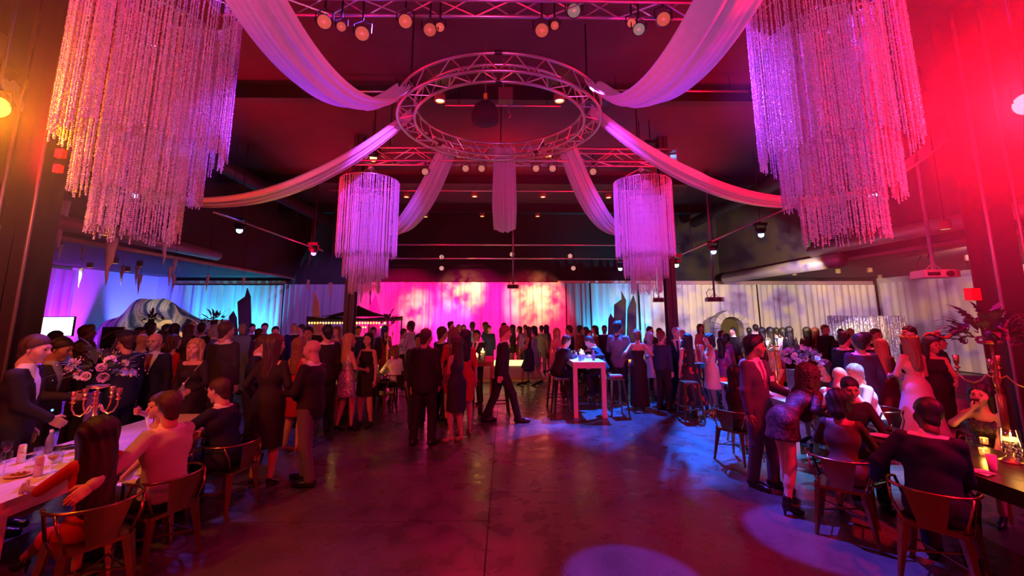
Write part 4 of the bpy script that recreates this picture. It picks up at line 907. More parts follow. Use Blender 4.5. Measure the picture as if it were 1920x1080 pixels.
def person(label, u, v, d, hd, sex='m', fit=None, hair=('short', 'black'), skin='l', seat=None, lean=0, hands=(None, None), feet=None, head=(0, 0), grip=('relax', 'relax'), b=1.0, tall=None, side=0.0, group=None, heel=None, xy=None, shift=(0, 0)):
    fit = fit or ('suit', BLACK)
    p = gy(u, v, d)
    if xy is not None: p = np.array((xy[0], xy[1], p[2]))
    if tall: Ht = tall
    elif seat is None: Ht = min(1.97, max(1.52, p[2]))
    else: Ht = min(1.9, max(1.5, (p[2] - seat - .09) / (.55 + .155 + .115) * 1.75))
    s = Ht / 1.75; near = d < 7.2; mid = d < 11.5
    hg = .014 if near else (.019 if mid else .030); hb = .022 if mid else .034; hh = .0065 if near else (.0085 if mid else .014); hhand = .0048 if near else (.007 if mid else .012)
    heel = (sex == 'f') if heel is None else heel
    az = (.13 if heel else .085) * s
    pel = V3(0, 0, .93 * s + (.02 if heel else 0)) if seat is None else V3(0, 0, seat + .095)
    la = math.radians(lean); sd = math.radians(side)
    U = V3(math.sin(sd), math.sin(la) * math.cos(sd), math.cos(la) * math.cos(sd)); Rg = V3(math.cos(sd), 0, -math.sin(sd)); Fd = np.cross(U, Rg); Fd /= np.linalg.norm(Fd)
    at = lambda x, y, z: pel + (Rg * x + Fd * y + U * z) * s
    hp = math.radians(lean * .45 + head[1]); hy = math.radians(head[0])
    hdir = V3(math.sin(sd) * .7, math.sin(hp), math.cos(hp)); hdir /= np.linalg.norm(hdir)
    nb = at(0, 0, .54); hc = nb + (hdir * .168 + Fd * .012) * s
    hf = V3(math.sin(hy) * 1.0, math.cos(hy), 0); hf = hf - hdir * (hf @ hdir); hf /= np.linalg.norm(hf); hx = np.cross(hf, hdir)
    HM = np.stack([hx, hf, hdir], 1) * s * 1.05
    # limbs
    J = {}; LB = []
    sw = .172 if sex == 'm' else .148
    drop = 0 if seat is None else pel[2] - .93 * s
    PRE = {None: (.235, .03, .80), 'hold': (.14, .30, 1.10), 'chin': (.07, .17, 1.40), 'clasp': (.05, .26, .98), 'pocket': (.22, .07, .90), 'back': (.08, -.16, .98), 'lap': (.10, .34, .98), 'table': (.22, .42, 1.10), 'mouth': (.05, .19, 1.48), 'up': (.25, .30, 1.5)}
    for i, sx in enumerate((-1, 1)):
        sh = at(sx * sw, 0, .475); hnd = hands[i]
        if hnd is None or isinstance(hnd, str):
            q = PRE[hnd]; tgt = V3(sx * q[0], q[1], q[2]) * s; tgt[2] += drop
            tgt += (U - V3(0, 0, 1)) * .25 * s
        elif hnd[0] == 'w':
            ang = math.radians(hd); dx, dy = hnd[1] - p[0] - shift[0], hnd[2] - p[1] - shift[1]; tgt = V3(dx * math.cos(ang) - dy * math.sin(ang), dx * math.sin(ang) + dy * math.cos(ang), hnd[3])
        else: tgt = V3(*hnd)
        el, wr = ik(sh, tgt, .285 * s, .255 * s, (sx * .55, -.8, -.45))
        hip = at(sx * .088, 0, -.02); ft = (feet[i] if feet else ((sx * .105, .02 * sx) if seat is None else (sx * .12, .43)))
        an = V3(ft[0], ft[1] - .02, az + (ft[2] if len(ft) > 2 else 0)); LB.append((sx, hip, an))
        J[sx] = [sh, el, wr]
    LM = max(np.linalg.norm(a_ - h_) for _, h_, a_ in LB) * 1.004 if seat is None else .86 * s
    for sx, hip, an in LB:
        kn, an = ik(hip, an, .508 * LM, .492 * LM, (sx * .12, 1, .15)); J[sx] += [hip, kn, an]
    # trunk
    if sex == 'm':
        TR = [(at(-.07, 0, 0), at(.07, 0, 0), .105 * b, .105 * b, Fd, .92), (at(0, 0, .05), at(0, .005, .28), .128 * b, .143 * b, Fd, .74), (at(-.07, 0, .36), at(.07, 0, .36), .122, .122, Fd, .84), (at(-.125, 0, .475), at(.125, 0, .475), .058, .058), (at(0, -.01, .43), at(0, 0, .53), .10, .055)]
    else:
        TR = [(at(-.065, -.01, 0), at(.065, -.01, 0), .112 * b, .112 * b, Fd, .95), (at(0, 0, .10), at(0, 0, .26), .112 * b, .112 * b, Fd, .74), (at(-.055, 0, .34), at(.055, 0, .34), .100 * b, .100 * b, Fd, .86), (at(-.066, .075, .335), at(-.06, .08, .33), .058, .05), (at(.066, .075, .335), at(.06, .08, .33), .058, .05), (at(-.105, 0, .475), at(.105, 0, .475), .047, .047), (at(0, -.01, .43), at(0, 0, .53), .082, .046)]
    TR = [(p_[0], p_[1], p_[2] * s, p_[3] * s) + tuple(p_[4:]) for p_ in TR]
    nr = (.054 if sex == 'm' else .045) * s
    m_ = 1.0 if sex == 'm' else .86
    def arms(e, wend=1.0, r=(.050, .041, .029)):
        o = []
        for sx in (-1, 1):
            sh, el, wr = J[sx][:3]; o.append((sh, el, (r[0] * m_ + e) * s, (r[1] * m_ + e) * s)); 
            if wend > 0: o.append((el, el + (wr - el) * wend, (r[1] * m_ + e) * s, (r[2] * m_ + e) * s))
        return o
    def legs(e, shin=1.0, r=(.088, .058, .040) if sex == 'm' else (.080, .054, .036)):
        o = []
        for sx in (-1, 1):
            hip, kn, an = J[sx][3:]; o.append((hip, kn, (r[0] * b + e) * s, (r[1] + e) * s))
            if shin > 0: o.append((kn, kn + (an - kn) * shin, (r[1] + e) * s, (r[2] + e) * s)); 
            if shin > .8: o.append((kn + (an - kn) * .15, kn + (an - kn) * .5, (.052 + e) * s, (.05 + e) * s)) if e < .01 else None
        return o
    infl = lambda P, e: [(p_[0], p_[1], p_[2] + e, p_[3] + e) + tuple(p_[4:]) for p_ in P]
    kind = fit[0]
    bare = kind == 'dress'
    body = Field(TR + [(at(0, -.005, .50), hc - hdir * .055 * s, nr, nr * .95)] + arms(0) + legs(0), hg * 1.15 if bare and mid else hb, .05, .03 * s)
    V, Q = body.net(); VV = [V]; QQ = [Q]; n = len(V)
    def put(vq, M, o, flip=False):
        nonlocal n
        q = vq[1] if not flip else vq[1][:, ::-1]
        VV.append(vq[0] @ M.T + o); QQ.append(q + n); n += len(vq[0])
    put(head_geo(sex, hh), HM, hc)
    HW = []
    for i, sx in enumerate((-1, 1)):
        sh, el, wr = J[sx][:3]; f = wr - el; f /= np.linalg.norm(f); th = V3(-sx * .3, .6, .8) if f[2] > -.75 else V3(0, 1, 0)
        th = th - f * (th @ f); th /= np.linalg.norm(th); bk = np.cross(th, f) if sx < 0 else np.cross(f, th)
        put(hand_geo(grip[i], hhand), np.stack([th, f, bk], 1) * s * (1.0 if sex == 'm' else .9), wr + f * .008, sx > 0)
        HW.append(wr + f * .085 * s - bk * .03 * s)
    me = np_mesh('person', np.concatenate(VV), np.concatenate(QQ))
    root = link('person', me, SKIN[skin]); root.location = (p[0] + shift[0], p[1] + shift[1], 0); root.rotation_euler = (0, 0, -math.radians(hd))
    tag(root, label, 'person', group)
    def part(name, fld, m):
        V, Q = fld.net()
        if len(V): return link(name, np_mesh(name, V, Q), m, root)
    # garments
    if kind in ('suit', 'shirt', 'jacket'):
        e = .020 if kind != 'shirt' else .014; c = fit[1]
        prs = infl(TR, e * s) + [(at(0, 0, -.06), at(0, 0, .16), .158 * b * s * (m_ + .05), .150 * b * s * m_, Fd, .80)]
        if sex == 'm' and kind == 'suit': prs += [(at(-.15, -.005, .487), at(.15, -.005, .487), .052 * s, .052 * s)]
        J_ = Field(prs, hg, .05, .03, arms(e))
        J_.cut(at(0, 0, (-.155 if kind != 'shirt' else -.05) if seat is None else (-.06)), U); J_.cut(at(0, .04, .532), -(U * .97 - Fd * .22))
        X, Y, Z = J_.pts()
        if kind in ('suit', 'jacket') and mid:
            o_ = at(0, 0, 0); dx = (X - o_[0]) * Rg[0] + (Y - o_[1]) * Rg[1] + (Z - o_[2]) * Rg[2]; dy = (X - o_[0]) * Fd[0] + (Y - o_[1]) * Fd[1] + (Z - o_[2]) * Fd[2]; dz = (X - o_[0]) * U[0] + (Y - o_[1]) * U[1] + (Z - o_[2]) * U[2]
            wv = np.clip((dz / s - .20) / .30, 0, 1) * .085 * s
            J_.f = np.maximum(J_.f, -np.maximum(np.abs(dx) - wv, -(dy - .02)).astype(np.float32))
        for p_ in arms(e - .004, .95): J_.add(p_, .025)
        jm = part('jacket' if kind != 'shirt' else 'shirt', J_, c)
        tr_m = fit[4] if len(fit) > 4 and fit[4] else c
        T_ = Field(infl(TR[:1], .012 * s) + legs(.016, .97, (.088, .060, .050)), hg * 1.1, .05, .03)
        if kind == 'shirt': T_.add((at(0, 0, -.02), at(0, 0, .06), .14 * b * s, .135 * b * s, Fd, .8), .03)
        part('trousers', T_, tr_m)
        if mid or kind == 'suit':
            sm = fit[2] if len(fit) > 2 and fit[2] else WHITE
            if kind != 'shirt':
                S_ = Field(infl(TR, .009 * s) + [(at(0, -.010, .505), at(0, .004, .562), nr * 1.22, nr * 1.20)], min(hg, .016), .03, .02); S_.cut(at(0, -.3, .18), U); S_.cut(at(0, 0, .574), -U)
                S_.cut(at(-.13, 0, 0), Rg); S_.cut(at(.13, 0, 0), -Rg)
                so = part('shirt', S_, sm)
                if len(fit) > 3 and fit[3] is not None:
                    S_ = Field(infl(TR, .015 * s) + [(at(0, .03, .50), at(0, .035, .525), .042 * s, .04 * s)], min(hg, .012), .03, .02); S_.cut(at(0, .03, .16), U); S_.cut(at(0, 0, .535), -U); S_.cut(at(0, .02, 0), Fd)
                    S_.cut(at(-.026, 0, 0), Rg); S_.cut(at(.026, 0, 0), -Rg); to_ = part('tie', S_, fit[3])
                    if to_ and so: to_.parent = so
    elif kind == 'dress':
        c = fit[1]; hem = fit[2]; flare = fit[3]; slv = fit[4] if len(fit) > 4 else 0; low = fit[5] if len(fit) > 5 else .47
        prs = infl(TR, .010 * s); 
        if seat is None:
            ft = (J[-1][5] + J[1][5]) / 2; hc_ = V3(pel[0] + (ft[0] - pel[0]) * .6, pel[1] + (ft[1] - pel[1]) * .6, hem)
            prs += [(at(0, -.01, .02), hc_, .172 * b * s, flare, V3(0, 1, 0), .86)]
            D_ = Field(prs + legs(.012, 0), hg, .05, .04, arms(.02)); D_.cut((0, 0, hem), (0, 0, 1)) 
        else:
            D_ = Field(prs + legs(.018, .12 if hem > .4 else .9), hg, .05, .06, arms(.02))
        D_.cut(at(0, 0, low), -U)
        if low < .44:
            for sx in (-1, 1): D_.add((at(sx * .085, .07, .36), at(sx * .08, .0, .505), .016 * s, .014 * s), .01); D_.add((at(sx * .08, .0, .505), at(sx * .07, -.08, low - .02), .014 * s, .014 * s), .01)
        if slv:
            for p_ in arms(.010, 0 if slv < .6 else .93) if slv >= .5 else []: D_.add(p_, .02)
        part('dress', D_, c)
    # shoes
    sk = fit[6] if kind == 'dress' and len(fit) > 6 else None
    for sx in (-1, 1):
        hip, kn, an = J[sx][3:]; o = link('shoe', shoe_mesh('m' if not heel else 'f' if sk is None or sk != 'boot' else 'boot'), LEATHER if sk in (None, 'boot') else sk, root)
        o.location = (an[0], an[1] + .02, max(0, an[2] - az)); o.scale = (s, s, s) if sex == 'm' else (s * .92,) * 3
        if feet: o.rotation_euler = (0, 0, -math.radians(8 * sx))
    # hair and face
    if hair:
        o = link('hair', hair_mesh(hair[0], .0085 if mid else .014), HAIR[hair[1]], root); o.matrix_local = Matrix([[*HM[0], hc[0]], [*HM[1], hc[1]], [*HM[2], hc[2]], [0, 0, 0, 1]])
    fy = math.sin(math.radians(hd)) * p[0] + math.cos(math.radians(hd)) * p[1]
    face = math.radians(hd + head[0]); toward = -(math.sin(face) * p[0] + math.cos(face) * p[1]) / math.hypot(p[0], p[1])
    if mid and toward > -.45:
        for nm, mm in (('eyes', mat((.02, .012, .01), .2)), ('eyebrows', HAIR[hair[1]] if hair else HAIR['grey']), ('lips', mat((.38, .10, .09) if sex == 'f' else (.40, .18, .13), .4))):
            o = link(nm, face_mesh(nm), mm, root); o.matrix_local = Matrix([[*HM[0], hc[0]], [*HM[1], hc[1]], [*HM[2], hc[2]], [0, 0, 0, 1]])
    a = -math.radians(hd); ca, sa = math.cos(a), math.sin(a)
    def W(q): return V3(root.location[0] + ca * q[0] - sa * q[1], root.location[1] + sa * q[0] + ca * q[1], q[2])
    return {'root': root, 'L': W(HW[0]), 'R': W(HW[1]), 'head': W(hc), 'HM': HM, 'hc': hc, 'Ht': Ht, 'at': at, 'W': W}
# ------------------------------------------------------------------ the guests
SU = lambda c, tie=None, shirt=None, tr=None: ('suit', c, shirt, tie, tr)
SH = lambda c, tr=BLACK: ('shirt', c, None, None, tr)
DR = lambda c, hem=.55, flare=.17, slv=0, low=.47, shoe=None: ('dress', c, hem, flare, slv, low, shoe)
TIER_ = cloth((.25, .01, .02), .5); TIEB = cloth((.02, .02, .05), .5)
G = {}
# --- seated along the white table
chair(-3.13, 3.66, -58, 'copper metal armchair under the woman in the red dress')
G['red'] = person('seated woman in a dark red dress with waist-long black hair', 200, 787, 3.7, -66, 'f', DR(REDC, .55, .2, .5, .46), ('xlong', 'black'), 'm', .46, 6, (('w', -3.62, 3.62, .80), ('w', -3.55, 3.95, .82)), ((-.08, .78, .06), (.10, .36)), (20, 6), xy=(-3.13, 3.66))
chair(-3.02, 4.2, -70, 'copper metal armchair under the man in the beige blazer')
G['beige'] = person('seated man in a beige blazer stretching his arm along the chair rail', 318, 737, 4.2, -72, 'm', SU(BEIGE, None, WHITE, BLACK), ('short', 'brown'), 'l', .46, 4, (('w', -3.08, 3.50, .82), 'table'), None, (8, 4), b=1.08, xy=(-3.02, 4.22), tall=1.78)
chair(-3.05, 5.2, -80, 'copper metal armchair under the man in the navy suit at the white table')
G['navy'] = person('seated man in a navy suit in profile holding a can at the white table', 425, 710, 5.2, -84, 'm', SU(NAVY, None, WHITE), ('short', 'brown'), 'l', .46, 14, (('w', -3.68, 5.06, .86), 'table'), None, (0, 6), ('relax', 'grip'), xy=(-3.08, 5.22), tall=1.78)
chair(-3.42, 4.66, 160, 'copper metal armchair under the woman raising her hand')
G['armw'] = person('seated woman half hidden by the beige blazer, raising one bent arm', 292, 755, 4.85, -150, 'f', DR(WHITE, .55, .2, .5), ('long', 'brown'), 'l', .46, 4, ('lap', ('w', -3.72, 4.72, 1.12)), None, (0, 0), ('relax', 'grip'), xy=(-3.46, 4.72), tall=1.58)
chair(-5.05, 4.2, 90, 'copper metal armchair at the far-left picture edge behind the white table')
person('seated man at the picture edge behind the white table', 2, 764, 4.3, 100, 'm', SU(BLACK), ('short', 'black'), 'm', .46, 8, ('table', 'table'), None, xy=(-4.98, 4.2))
# --- standing behind the white table
person('man in a black suit with white collar standing at the picture edge', 52, 631, 4.7, 66, 'm', SU(BLACK, None, WHITE), ('short', 'brown'), 'l', None, 3, (None, 'clasp'), None, (6, 10), b=1.08)
person('dark-haired man looking down beside the man with white collar', 96, 634, 5.5, 72, 'm', SU(CHAR, None, LBLUE), ('short', 'black'), 'm', None, 4, (None, 'hold'), None, (0, 16))
person('guest with dark hair silhouetted against the white screen', 106, 622, 8.6, 30, 'm', SU(BLACK), ('short', 'black'))
person('man in a light grey jacket seen from behind before the blue wall', 164, 612, 8.8, 40, 'm', SU(LGREY, None, WHITE, BLACK), ('quiff', 'brown'), 'd', b=1.1)
G['smile'] = person('smiling woman with dark curls in black holding a glass by the flowers', 168, 644, 6.2, -105, 'f', DR(BLACK, .4, .2, 1), ('curly', 'black'), 'l', None, 6, ('hold', 'hold'), None, (0, 4), ('grip', 'grip'))
G['cap'] = person('man in a dark flat cap and glasses with denim jacket', 242, 622, 6.4, -78, 'm', SU(DBLUE, None, CHAR), ('short', 'brown'), 'l', None, 3, ('hold', None))
person('bald man seen from behind next to the flat cap', 268, 627, 7.9, 10, 'm', SU(NAVY), None, 'l')
G['tie'] = person('balding man in a blue suit and dark red tie facing the camera', 294, 626, 7.0, 172, 'm', SU(NAVY, TIER_, WHITE), ('fringe', 'brown'), 'l', None, 0, (None, 'hold'), None, (0, 4), ('relax', 'grip'), b=1.08)
person('woman in a red top with brown hair behind the red tie man', 326, 632, 8.1, 25, 'f', DR(REDC, .45, .19, .5), ('bob', 'brown'), 'l')
G['bottle'] = person('blonde woman in black holding a small water bottle', 368, 640, 6.5, 172, 'f', DR(BLACK, .5, .2, 1), ('shoulder', 'blond'), 'l', None, 0, ('hold', None), None, (0, 0), ('grip', 'relax'), b=1.1)
person('tall broad man in a dark suit seen from behind', 425, 605, 7.6, 8, 'm', SU(CHAR, None, WHITE), ('short', 'brown'), 'l', b=1.15, head=(15, 0))
person('man in a navy suit in profile behind the long-haired woman in black', 484, 629, 6.9, 78, 'm', SU(NAVY, None, WHITE), ('short', 'brown'), 'l', None, 4, (None, 'hold'), None, (0, 14))
G['blackhair'] = person('woman in a black dress with long brown hair, back turned, hands apart', 514, 633, 5.85, 8, 'f', DR(BLACK, .48, .21, 1), ('long', 'brown'), 'l', None, 2, ((-.30, .12, 1.02), (.30, .12, 1.02)), None, (25, 0), b=1.15)
person('woman in a sleeveless red dress with long fair hair, back turned', 562, 638, 7.2, 22, 'f', DR(REDC, .55, .16, 0, .49, mat((.35, .05, .04), .4)), ('wavy', 'light'), 'l', None, 0, (None, 'hold'))
G['bald'] = person('bald elderly man in black jacket and grey trousers with name tag', 592, 639, 5.95, -78, 'm', SU(BLACK, TIEB, WHITE, GREY), None, 'l', None, 2, ('hold', 'hold'), ((-.10, -.10), (.10, .12)), (0, 4), ('grip', 'relax'), b=1.1)
person('mustached man in a bow tie facing the camera behind the bald man', 579, 614, 9.0, 170, 'm', SU(BLACK, TIEB, WHITE), ('short', 'black'), 'm')
person('tall man in a black suit, back turned, behind the bald man', 614, 611, 8.4, -20, 'm', SU(BLACK, None, WHITE), ('short', 'black'), 'l', b=1.12, head=(-30, 0))
G['seq'] = person('blonde woman in a glittering silver sequin dress, back turned', 655, 630, 8.45, 48, 'f', DR(SEQ, .62, .19, 0, .50), ('long', 'blond'), 'l', None, 0, (None, 'hold'), ((-.09, -.08), (.10, .10)), (10, 0))
G['blackw'] = person('woman in a sleeveless black dress with wavy dark hair and wristwatch', 692, 628, 8.75, -158, 'f', DR(BLACK, .58, .20, 0, .49), ('shoulder', 'black'), 'l', None, 0, (None, 'hold'), None, (-15, 0), ('relax', 'grip'), b=1.12)
chair(-2.62, 9.75, 20, 'gold metal armchair standing empty beside the woman in sleeveless black')
chair(-2.6, 10.75, -46, 'gold metal armchair under the woman in the white sweater')
person('seated woman in a white sweater with pinkish hair, back turned', 746, 644, 10.7, -42, 'f', ('shirt', WHITE, None, None, BLACK), ('bob', 'red'), 'l', .46, 14, ('table', 'table'), None, heel=False, tall=1.72)
person('man in a pale blue suit in profile before the pink curtain', 771, 603, 13.2, -78, 'm', SU(LBLUE, None, WHITE), ('short', 'black'), 'd', None, 0, ('hold', None))
person('guest in white shirt holding up a glass beside the pale blue suit', 757, 617, 13.8, 80, 'm', SH(WHITE), ('short', 'black'), 'm', None, 0, (None, 'hold'))
person('broad man in a black suit on the open floor, back turned', 799, 618, 7.6, 14, 'm', SU(BLACK, None, CHAR), ('short', 'brown'), 'l', None, 0, (None, 'pocket'), ((-.14, -.06), (.15, .02)), (12, 0), b=1.18)
person('man facing the camera peeking past the broad black suit', 786, 627, 8.8, 168, 'm', SU(CHAR, None, WHITE), ('short', 'black'), 'm')
person('man in a dark suit with white collar looking toward the stage', 829, 614, 9.3, 48, 'm', SU(BLACK, None, WHITE), ('short', 'brown'), 'l', None, 0, ('hold', None))
person('woman in a red short-sleeved dress with light brown hair, back turned', 851, 618, 9.0, -8, 'f', DR(REDC, .6, .17, .5), ('long', 'light'), 'l', None, 2)
G['green'] = person('woman in a dark green sheath dress and tan heels, seen in profile', 858, 635, 7.75, -58, 'f', DR(GREEN, .50, .17, 0, .50, mat((.50, .26, .18), .45)), ('long', 'brown'), 'l', None, 2, ('clasp', 'clasp'), ((-.07, .06), (.06, -.06)), (0, 0))
person('woman in a bright red knee dress with long dark hair beside the green dress', 873, 622, 8.25, -22, 'f', DR(cloth((.62, .012, .02)), .58, .16, .5, .5, mat((.5, .2, .16), .45)), ('long', 'black'), 'l', None, 3, ('hold', None))
person('man in a tuxedo with name badge at the wooden bar table', 894, 620, 10.9, -155, 'm', SU(BLACK, TIEB, WHITE), ('short', 'black'), 'm', None, 0, ('hold', 'hold'))
G['walk'] = person('man in a black suit striding across the floor', 941, 612, 9.1, 82, 'm', SU(BLACK, None, WHITE), ('short', 'light'), 'l', None, 4, ((-.28, .10, .86), (.26, -.08, .86)), ((-.08, -.30), (.08, .34)), (0, 6), b=1.05)
# --- back of the hall around the stage
FARL = (('guest in a pale shirt on the stage side with curly hair', 845, 604, 15.5, 80, 'm', SH(LGREY), ('quiff', 'brown'), 'l'), ('guest in blue, head just above the red dress woman', 860, 609, 16.5, -20, 'm', SU(LBLUE), ('short', 'light'), 'l'), ('short guest in blue before the blue patch of curtain', 869, 611, 16.8, 180, 'f', DR(LBLUE, .5), ('bob', 'brown'), 'l'), ('tall guest in a pale blue shirt before the stage curtain', 886, 604, 15.8, -60, 'm', SH(LBLUE), ('short', 'black'), 'd'), ('guest with brown hair in a blue dress behind the tuxedo', 910, 606, 15.6, -70, 'f', DR(DBLUE, .5, .2, .5), ('shoulder', 'brown'), 'l'),
        ('man in a blue jacket and white shirt facing the camera by the riser', 917, 611, 14.2, 172, 'm', SU(DBLUE, None, WHITE), ('short', 'black'), 'l'), ('guest in white top right behind the striding man', 945, 606, 15.6, 120, 'm', SH(WHITE), ('short', 'black'), 'm'), ('woman in a black dress with long black hair by the riser', 961, 611, 14.9, -60, 'f', DR(BLACK, .7, .16, .5), ('long', 'black'), 'm'), ('woman with long dark hair and white sleeves in a maroon dress', 974, 614, 14.6, -100, 'f', DR(DRED, .6, .17, 1), ('long', 'black'), 'm'), ('guest in a violet top behind the navy dress', 985, 610, 16.4, 170, 'm', SH(PURP), ('short', 'black'), 'm'),
        ('man in a grey suit seen from behind near the riser', 1015, 611, 14.3, 10, 'm', SU(cloth((.22, .20, .15))), ('short', 'black'), 'l'), ('woman in a dark red top with long dark hair beside the grey suit', 1024, 611, 14.7, -30, 'f', DR(DRED, .5, .18, 1), ('long', 'black'), 'm'), ('blonde woman facing the camera waving over the bar table', 1044, 618, 12.4, 165, 'f', DR(PINKC, .5, .18, 0), ('long', 'blond'), 'l'), ('man in a black suit looking down before the pink curtain', 1067, 611, 13.4, -60, 'm', SU(BLACK), ('short', 'brown'), 'l'), ('man in a maroon shirt in profile before the mauve curtain', 1087, 611, 14.8, 70, 'm', SH(DRED), ('short', 'black'), 'm'),
        ('man in a dark shirt facing left beside the maroon shirt', 1098, 614, 14.4, -80, 'm', SH(CHAR), ('short', 'black'), 'm'), ('woman in black with a necklace behind the bar table', 1103, 622, 12.6, 160, 'f', DR(BLACK, .5, .18, .5), ('bob', 'black'), 'l'), ('woman in a rust red dress in profile before the mauve strip', 1115, 613, 14.0, -95, 'f', DR(DRED, .5, .18, .5), ('bob', 'black'), 'l'), ('man in a dark suit and red tie facing the camera by the turret', 1133, 611, 14.6, 178, 'm', SU(BLACK, TIER_, WHITE), ('short', 'black'), 'd'),
        ('man with dark hair behind the scarf woman', 1218, 613, 13.2, 150, 'm', SH(CHAR), ('short', 'black'), 'm'), ('guest hidden but for dark hair by the maroon column', 1236, 616, 13.6, 160, 'm', SU(BLACK), ('short', 'black'), 'l'), ('guest in violet behind the grey-haired man', 1254, 622, 13.0, 40, 'm', SU(PURP), ('short', 'black'), 'm'), ('guest with glasses shining behind the grey-haired man', 1279, 620, 12.6, -150, 'm', SU(DBLUE), ('short', 'grey'), 'l'), ('brunette in a dusky red top before the pale curtain', 1313, 610, 14.6, 170, 'f', DR(PINKC, .5, .18, .5), ('long', 'brown'), 'l'),
        ('woman in dark red beside the stone arch', 1353, 622, 14.2, 150, 'f', DR(DRED, .5, .18, .5), ('bob', 'brown'), 'l'), ('man in a dark suit with white collar under the stone arch', 1374, 615, 14.4, -110, 'm', SU(BLACK, None, WHITE), ('short', 'black'), 'l'), ('guest in purple crouching low by the stone arch', 1362, 630, 12.8, 60, 'f', DR(PURP, .5, .2, .5), ('bob', 'black'), 'm'), ('guest in brown just right of the stone arch', 1404, 615, 14.8, 30, 'm', SU(BROWN), ('short', 'black'), 'm'), ('tall young man raised above the row of dark heads', 1416, 609, 15.4, 20, 'm', SU(CHAR), ('short', 'black'), 'l'), ('guest with a round head of dark hair in the back row', 1428, 616, 13.8, 10, 'f', DR(BROWN, .5, .2, 1), ('shoulder', 'black'), 'm'),
        ('woman in a patterned blouse in the back row', 1443, 616, 13.6, -20, 'f', DR(PATT, .5, .2, .5), ('long', 'black'), 'm'), ('man beside the patterned blouse in the back row', 1455, 615, 14.0, 15, 'm', SU(DBLUE), ('short', 'black'), 'l'), ('woman in a mauve blouse in the back row', 1467, 617, 13.6, -10, 'f', DR(MAUVE, .5, .2, 1), ('bob', 'black'), 'l'), ('woman with long dark hair at the end of the back row', 1479, 615, 13.4, 5, 'f', DR(BLACK, .5, .2, 1), ('long', 'black'), 'm'), ('woman with long dark hair left of the red-haired man', 1512, 616, 12.8, 15, 'f', DR(BROWN, .5, .2, 1), ('long', 'black'), 'm'), ('woman with auburn hair next to the red-haired man', 1527, 617, 12.8, -10, 'f', DR(MAUVE, .5, .2, .5), ('long', 'red'), 'l'),
        ('red-haired man in a black suit facing the camera', 1546, 610, 12.6, 176, 'm', SU(BLACK, None, DRED), ('short', 'red'), 'l'), ('guest with dark hair behind the bearded navy suit', 1576, 618, 11.8, 30, 'm', SU(BLACK), ('short', 'black'), 'm'), ('blond guest before the silver booth', 1594, 617, 13.0, -150, 'm', SU(CHAR), ('short', 'blond'), 'l'),
        ('guest in blue shirt lit by the cyan curtain', 497, 607, 13.0, 150, 'm', SU(NAVY, None, LBLUE), ('short', 'black'), 'l'), ('guest with pinkish face left of the blue shirt guest', 473, 608, 13.4, 120, 'm', SU(BLACK), ('short', 'black'), 'l'), ('grey-haired man in a pale open shirt facing the camera', 455, 608, 12.4, 175, 'm', SU(LBLUE, None, GREY), ('short', 'grey'), 'l'), ('guest looking down in dark clothes before the mauve curtain', 517, 613, 11.8, 150, 'm', SU(NAVY), ('short', 'black'), 'l'), ('short guest between the navy profile man and the mauve curtain', 486, 617, 11.9, 20, 'm', SU(PURP), ('short', 'brown'), 'l'),
        ('guest in violet light left of the yellow spire', 552, 608, 13.2, 160, 'm', SU(NAVY), ('short', 'grey'), 'l'), ('guest with pink-lit face under the yellow spire', 566, 611, 12.6, -130, 'f', DR(PURP, .5, .2, 1), ('short', 'black'), 'l'), ('guest with magenta-lit hair at the tent corner', 602, 608, 12.8, 170, 'm', SU(BLACK), ('crop', 'white'), 'l'), ('woman with pink-violet hair beside the blue column', 632, 615, 11.9, -170, 'f', DR(PURP, .5, .2, .5), ('long', 'red'), 'l'), ('guest facing the camera under the tent bulbs', 700, 614, 12.8, 175, 'm', SU(BLACK, None, LBLUE), ('short', 'black'), 'm'), ('guest in dark red by the tent leg', 722, 612, 13.0, -40, 'f', DR(DRED, .5, .2, 1), ('long', 'black'), 'm'), ('guest in blue light under the tent beside the column', 672, 612, 12.9, 150, 'm', SU(DBLUE), ('short', 'black'), 'l'),
        ('man with dark hair left of the glowing cave mouth', 263, 615, 11.0, 60, 'm', SU(BLACK), ('short', 'black'), 'm'), ('guest with tall curly hair before the cave', 284, 606, 12.2, 30, 'm', SU(BROWN), ('curly', 'black'), 'm'), ('man in profile before the glowing cave mouth', 314, 609, 11.6, 80, 'm', SU(BLACK), ('short', 'black'), 'm'), ('woman with dark hair before the cave mouth beside the profile man', 327, 610, 11.4, -60, 'f', DR(BROWN, .5, .2, 1), ('shoulder', 'black'), 'm'), ('woman with long brown hair before the bright cave mouth', 355, 612, 11.0, 10, 'f', DR(BROWN, .5, .2, 1), ('long', 'brown'), 'm'), ('guest in black between cave mouth and tall broad man', 379, 606, 11.8, -20, 'm', SU(BLACK), ('short', 'black'), 'm'), ('guest in a dark hat right of the cave', 404, 611, 10.6, -120, 'm', SU(PURP), ('bob', 'grey'), 'l'), ('guest in brown low before the cave edge', 305, 624, 9.6, 20, 'f', DR(BLACK, .5, .2, 1), ('bob', 'black'), 'm'))
for a in FARL:
    a = list(a)
    if 840 < a[1] < 1030 and a[3] < 16.4: a[3] = 16.5 + (a[1] % 7) * .12
    person(*a)
person('woman in a long navy dress walking with hands clasped by the riser', 991, 615, 13.6, -88, 'f', DR(DBLUE, .42, .20, 0, .44), ('shoulder', 'brown'), 'l', None, 2, ('clasp', 'clasp'), ((-.08, -.22), (.08, .22)))
person('woman in a pale blue dress hidden behind the navy dress', 1001, 614, 14.0, -80, 'f', DR(LBLUE, .55, .2, .5), ('bob', 'black'), 'l', None, 0, ('hold', None), ((-.08, .2), (.08, -.2)))
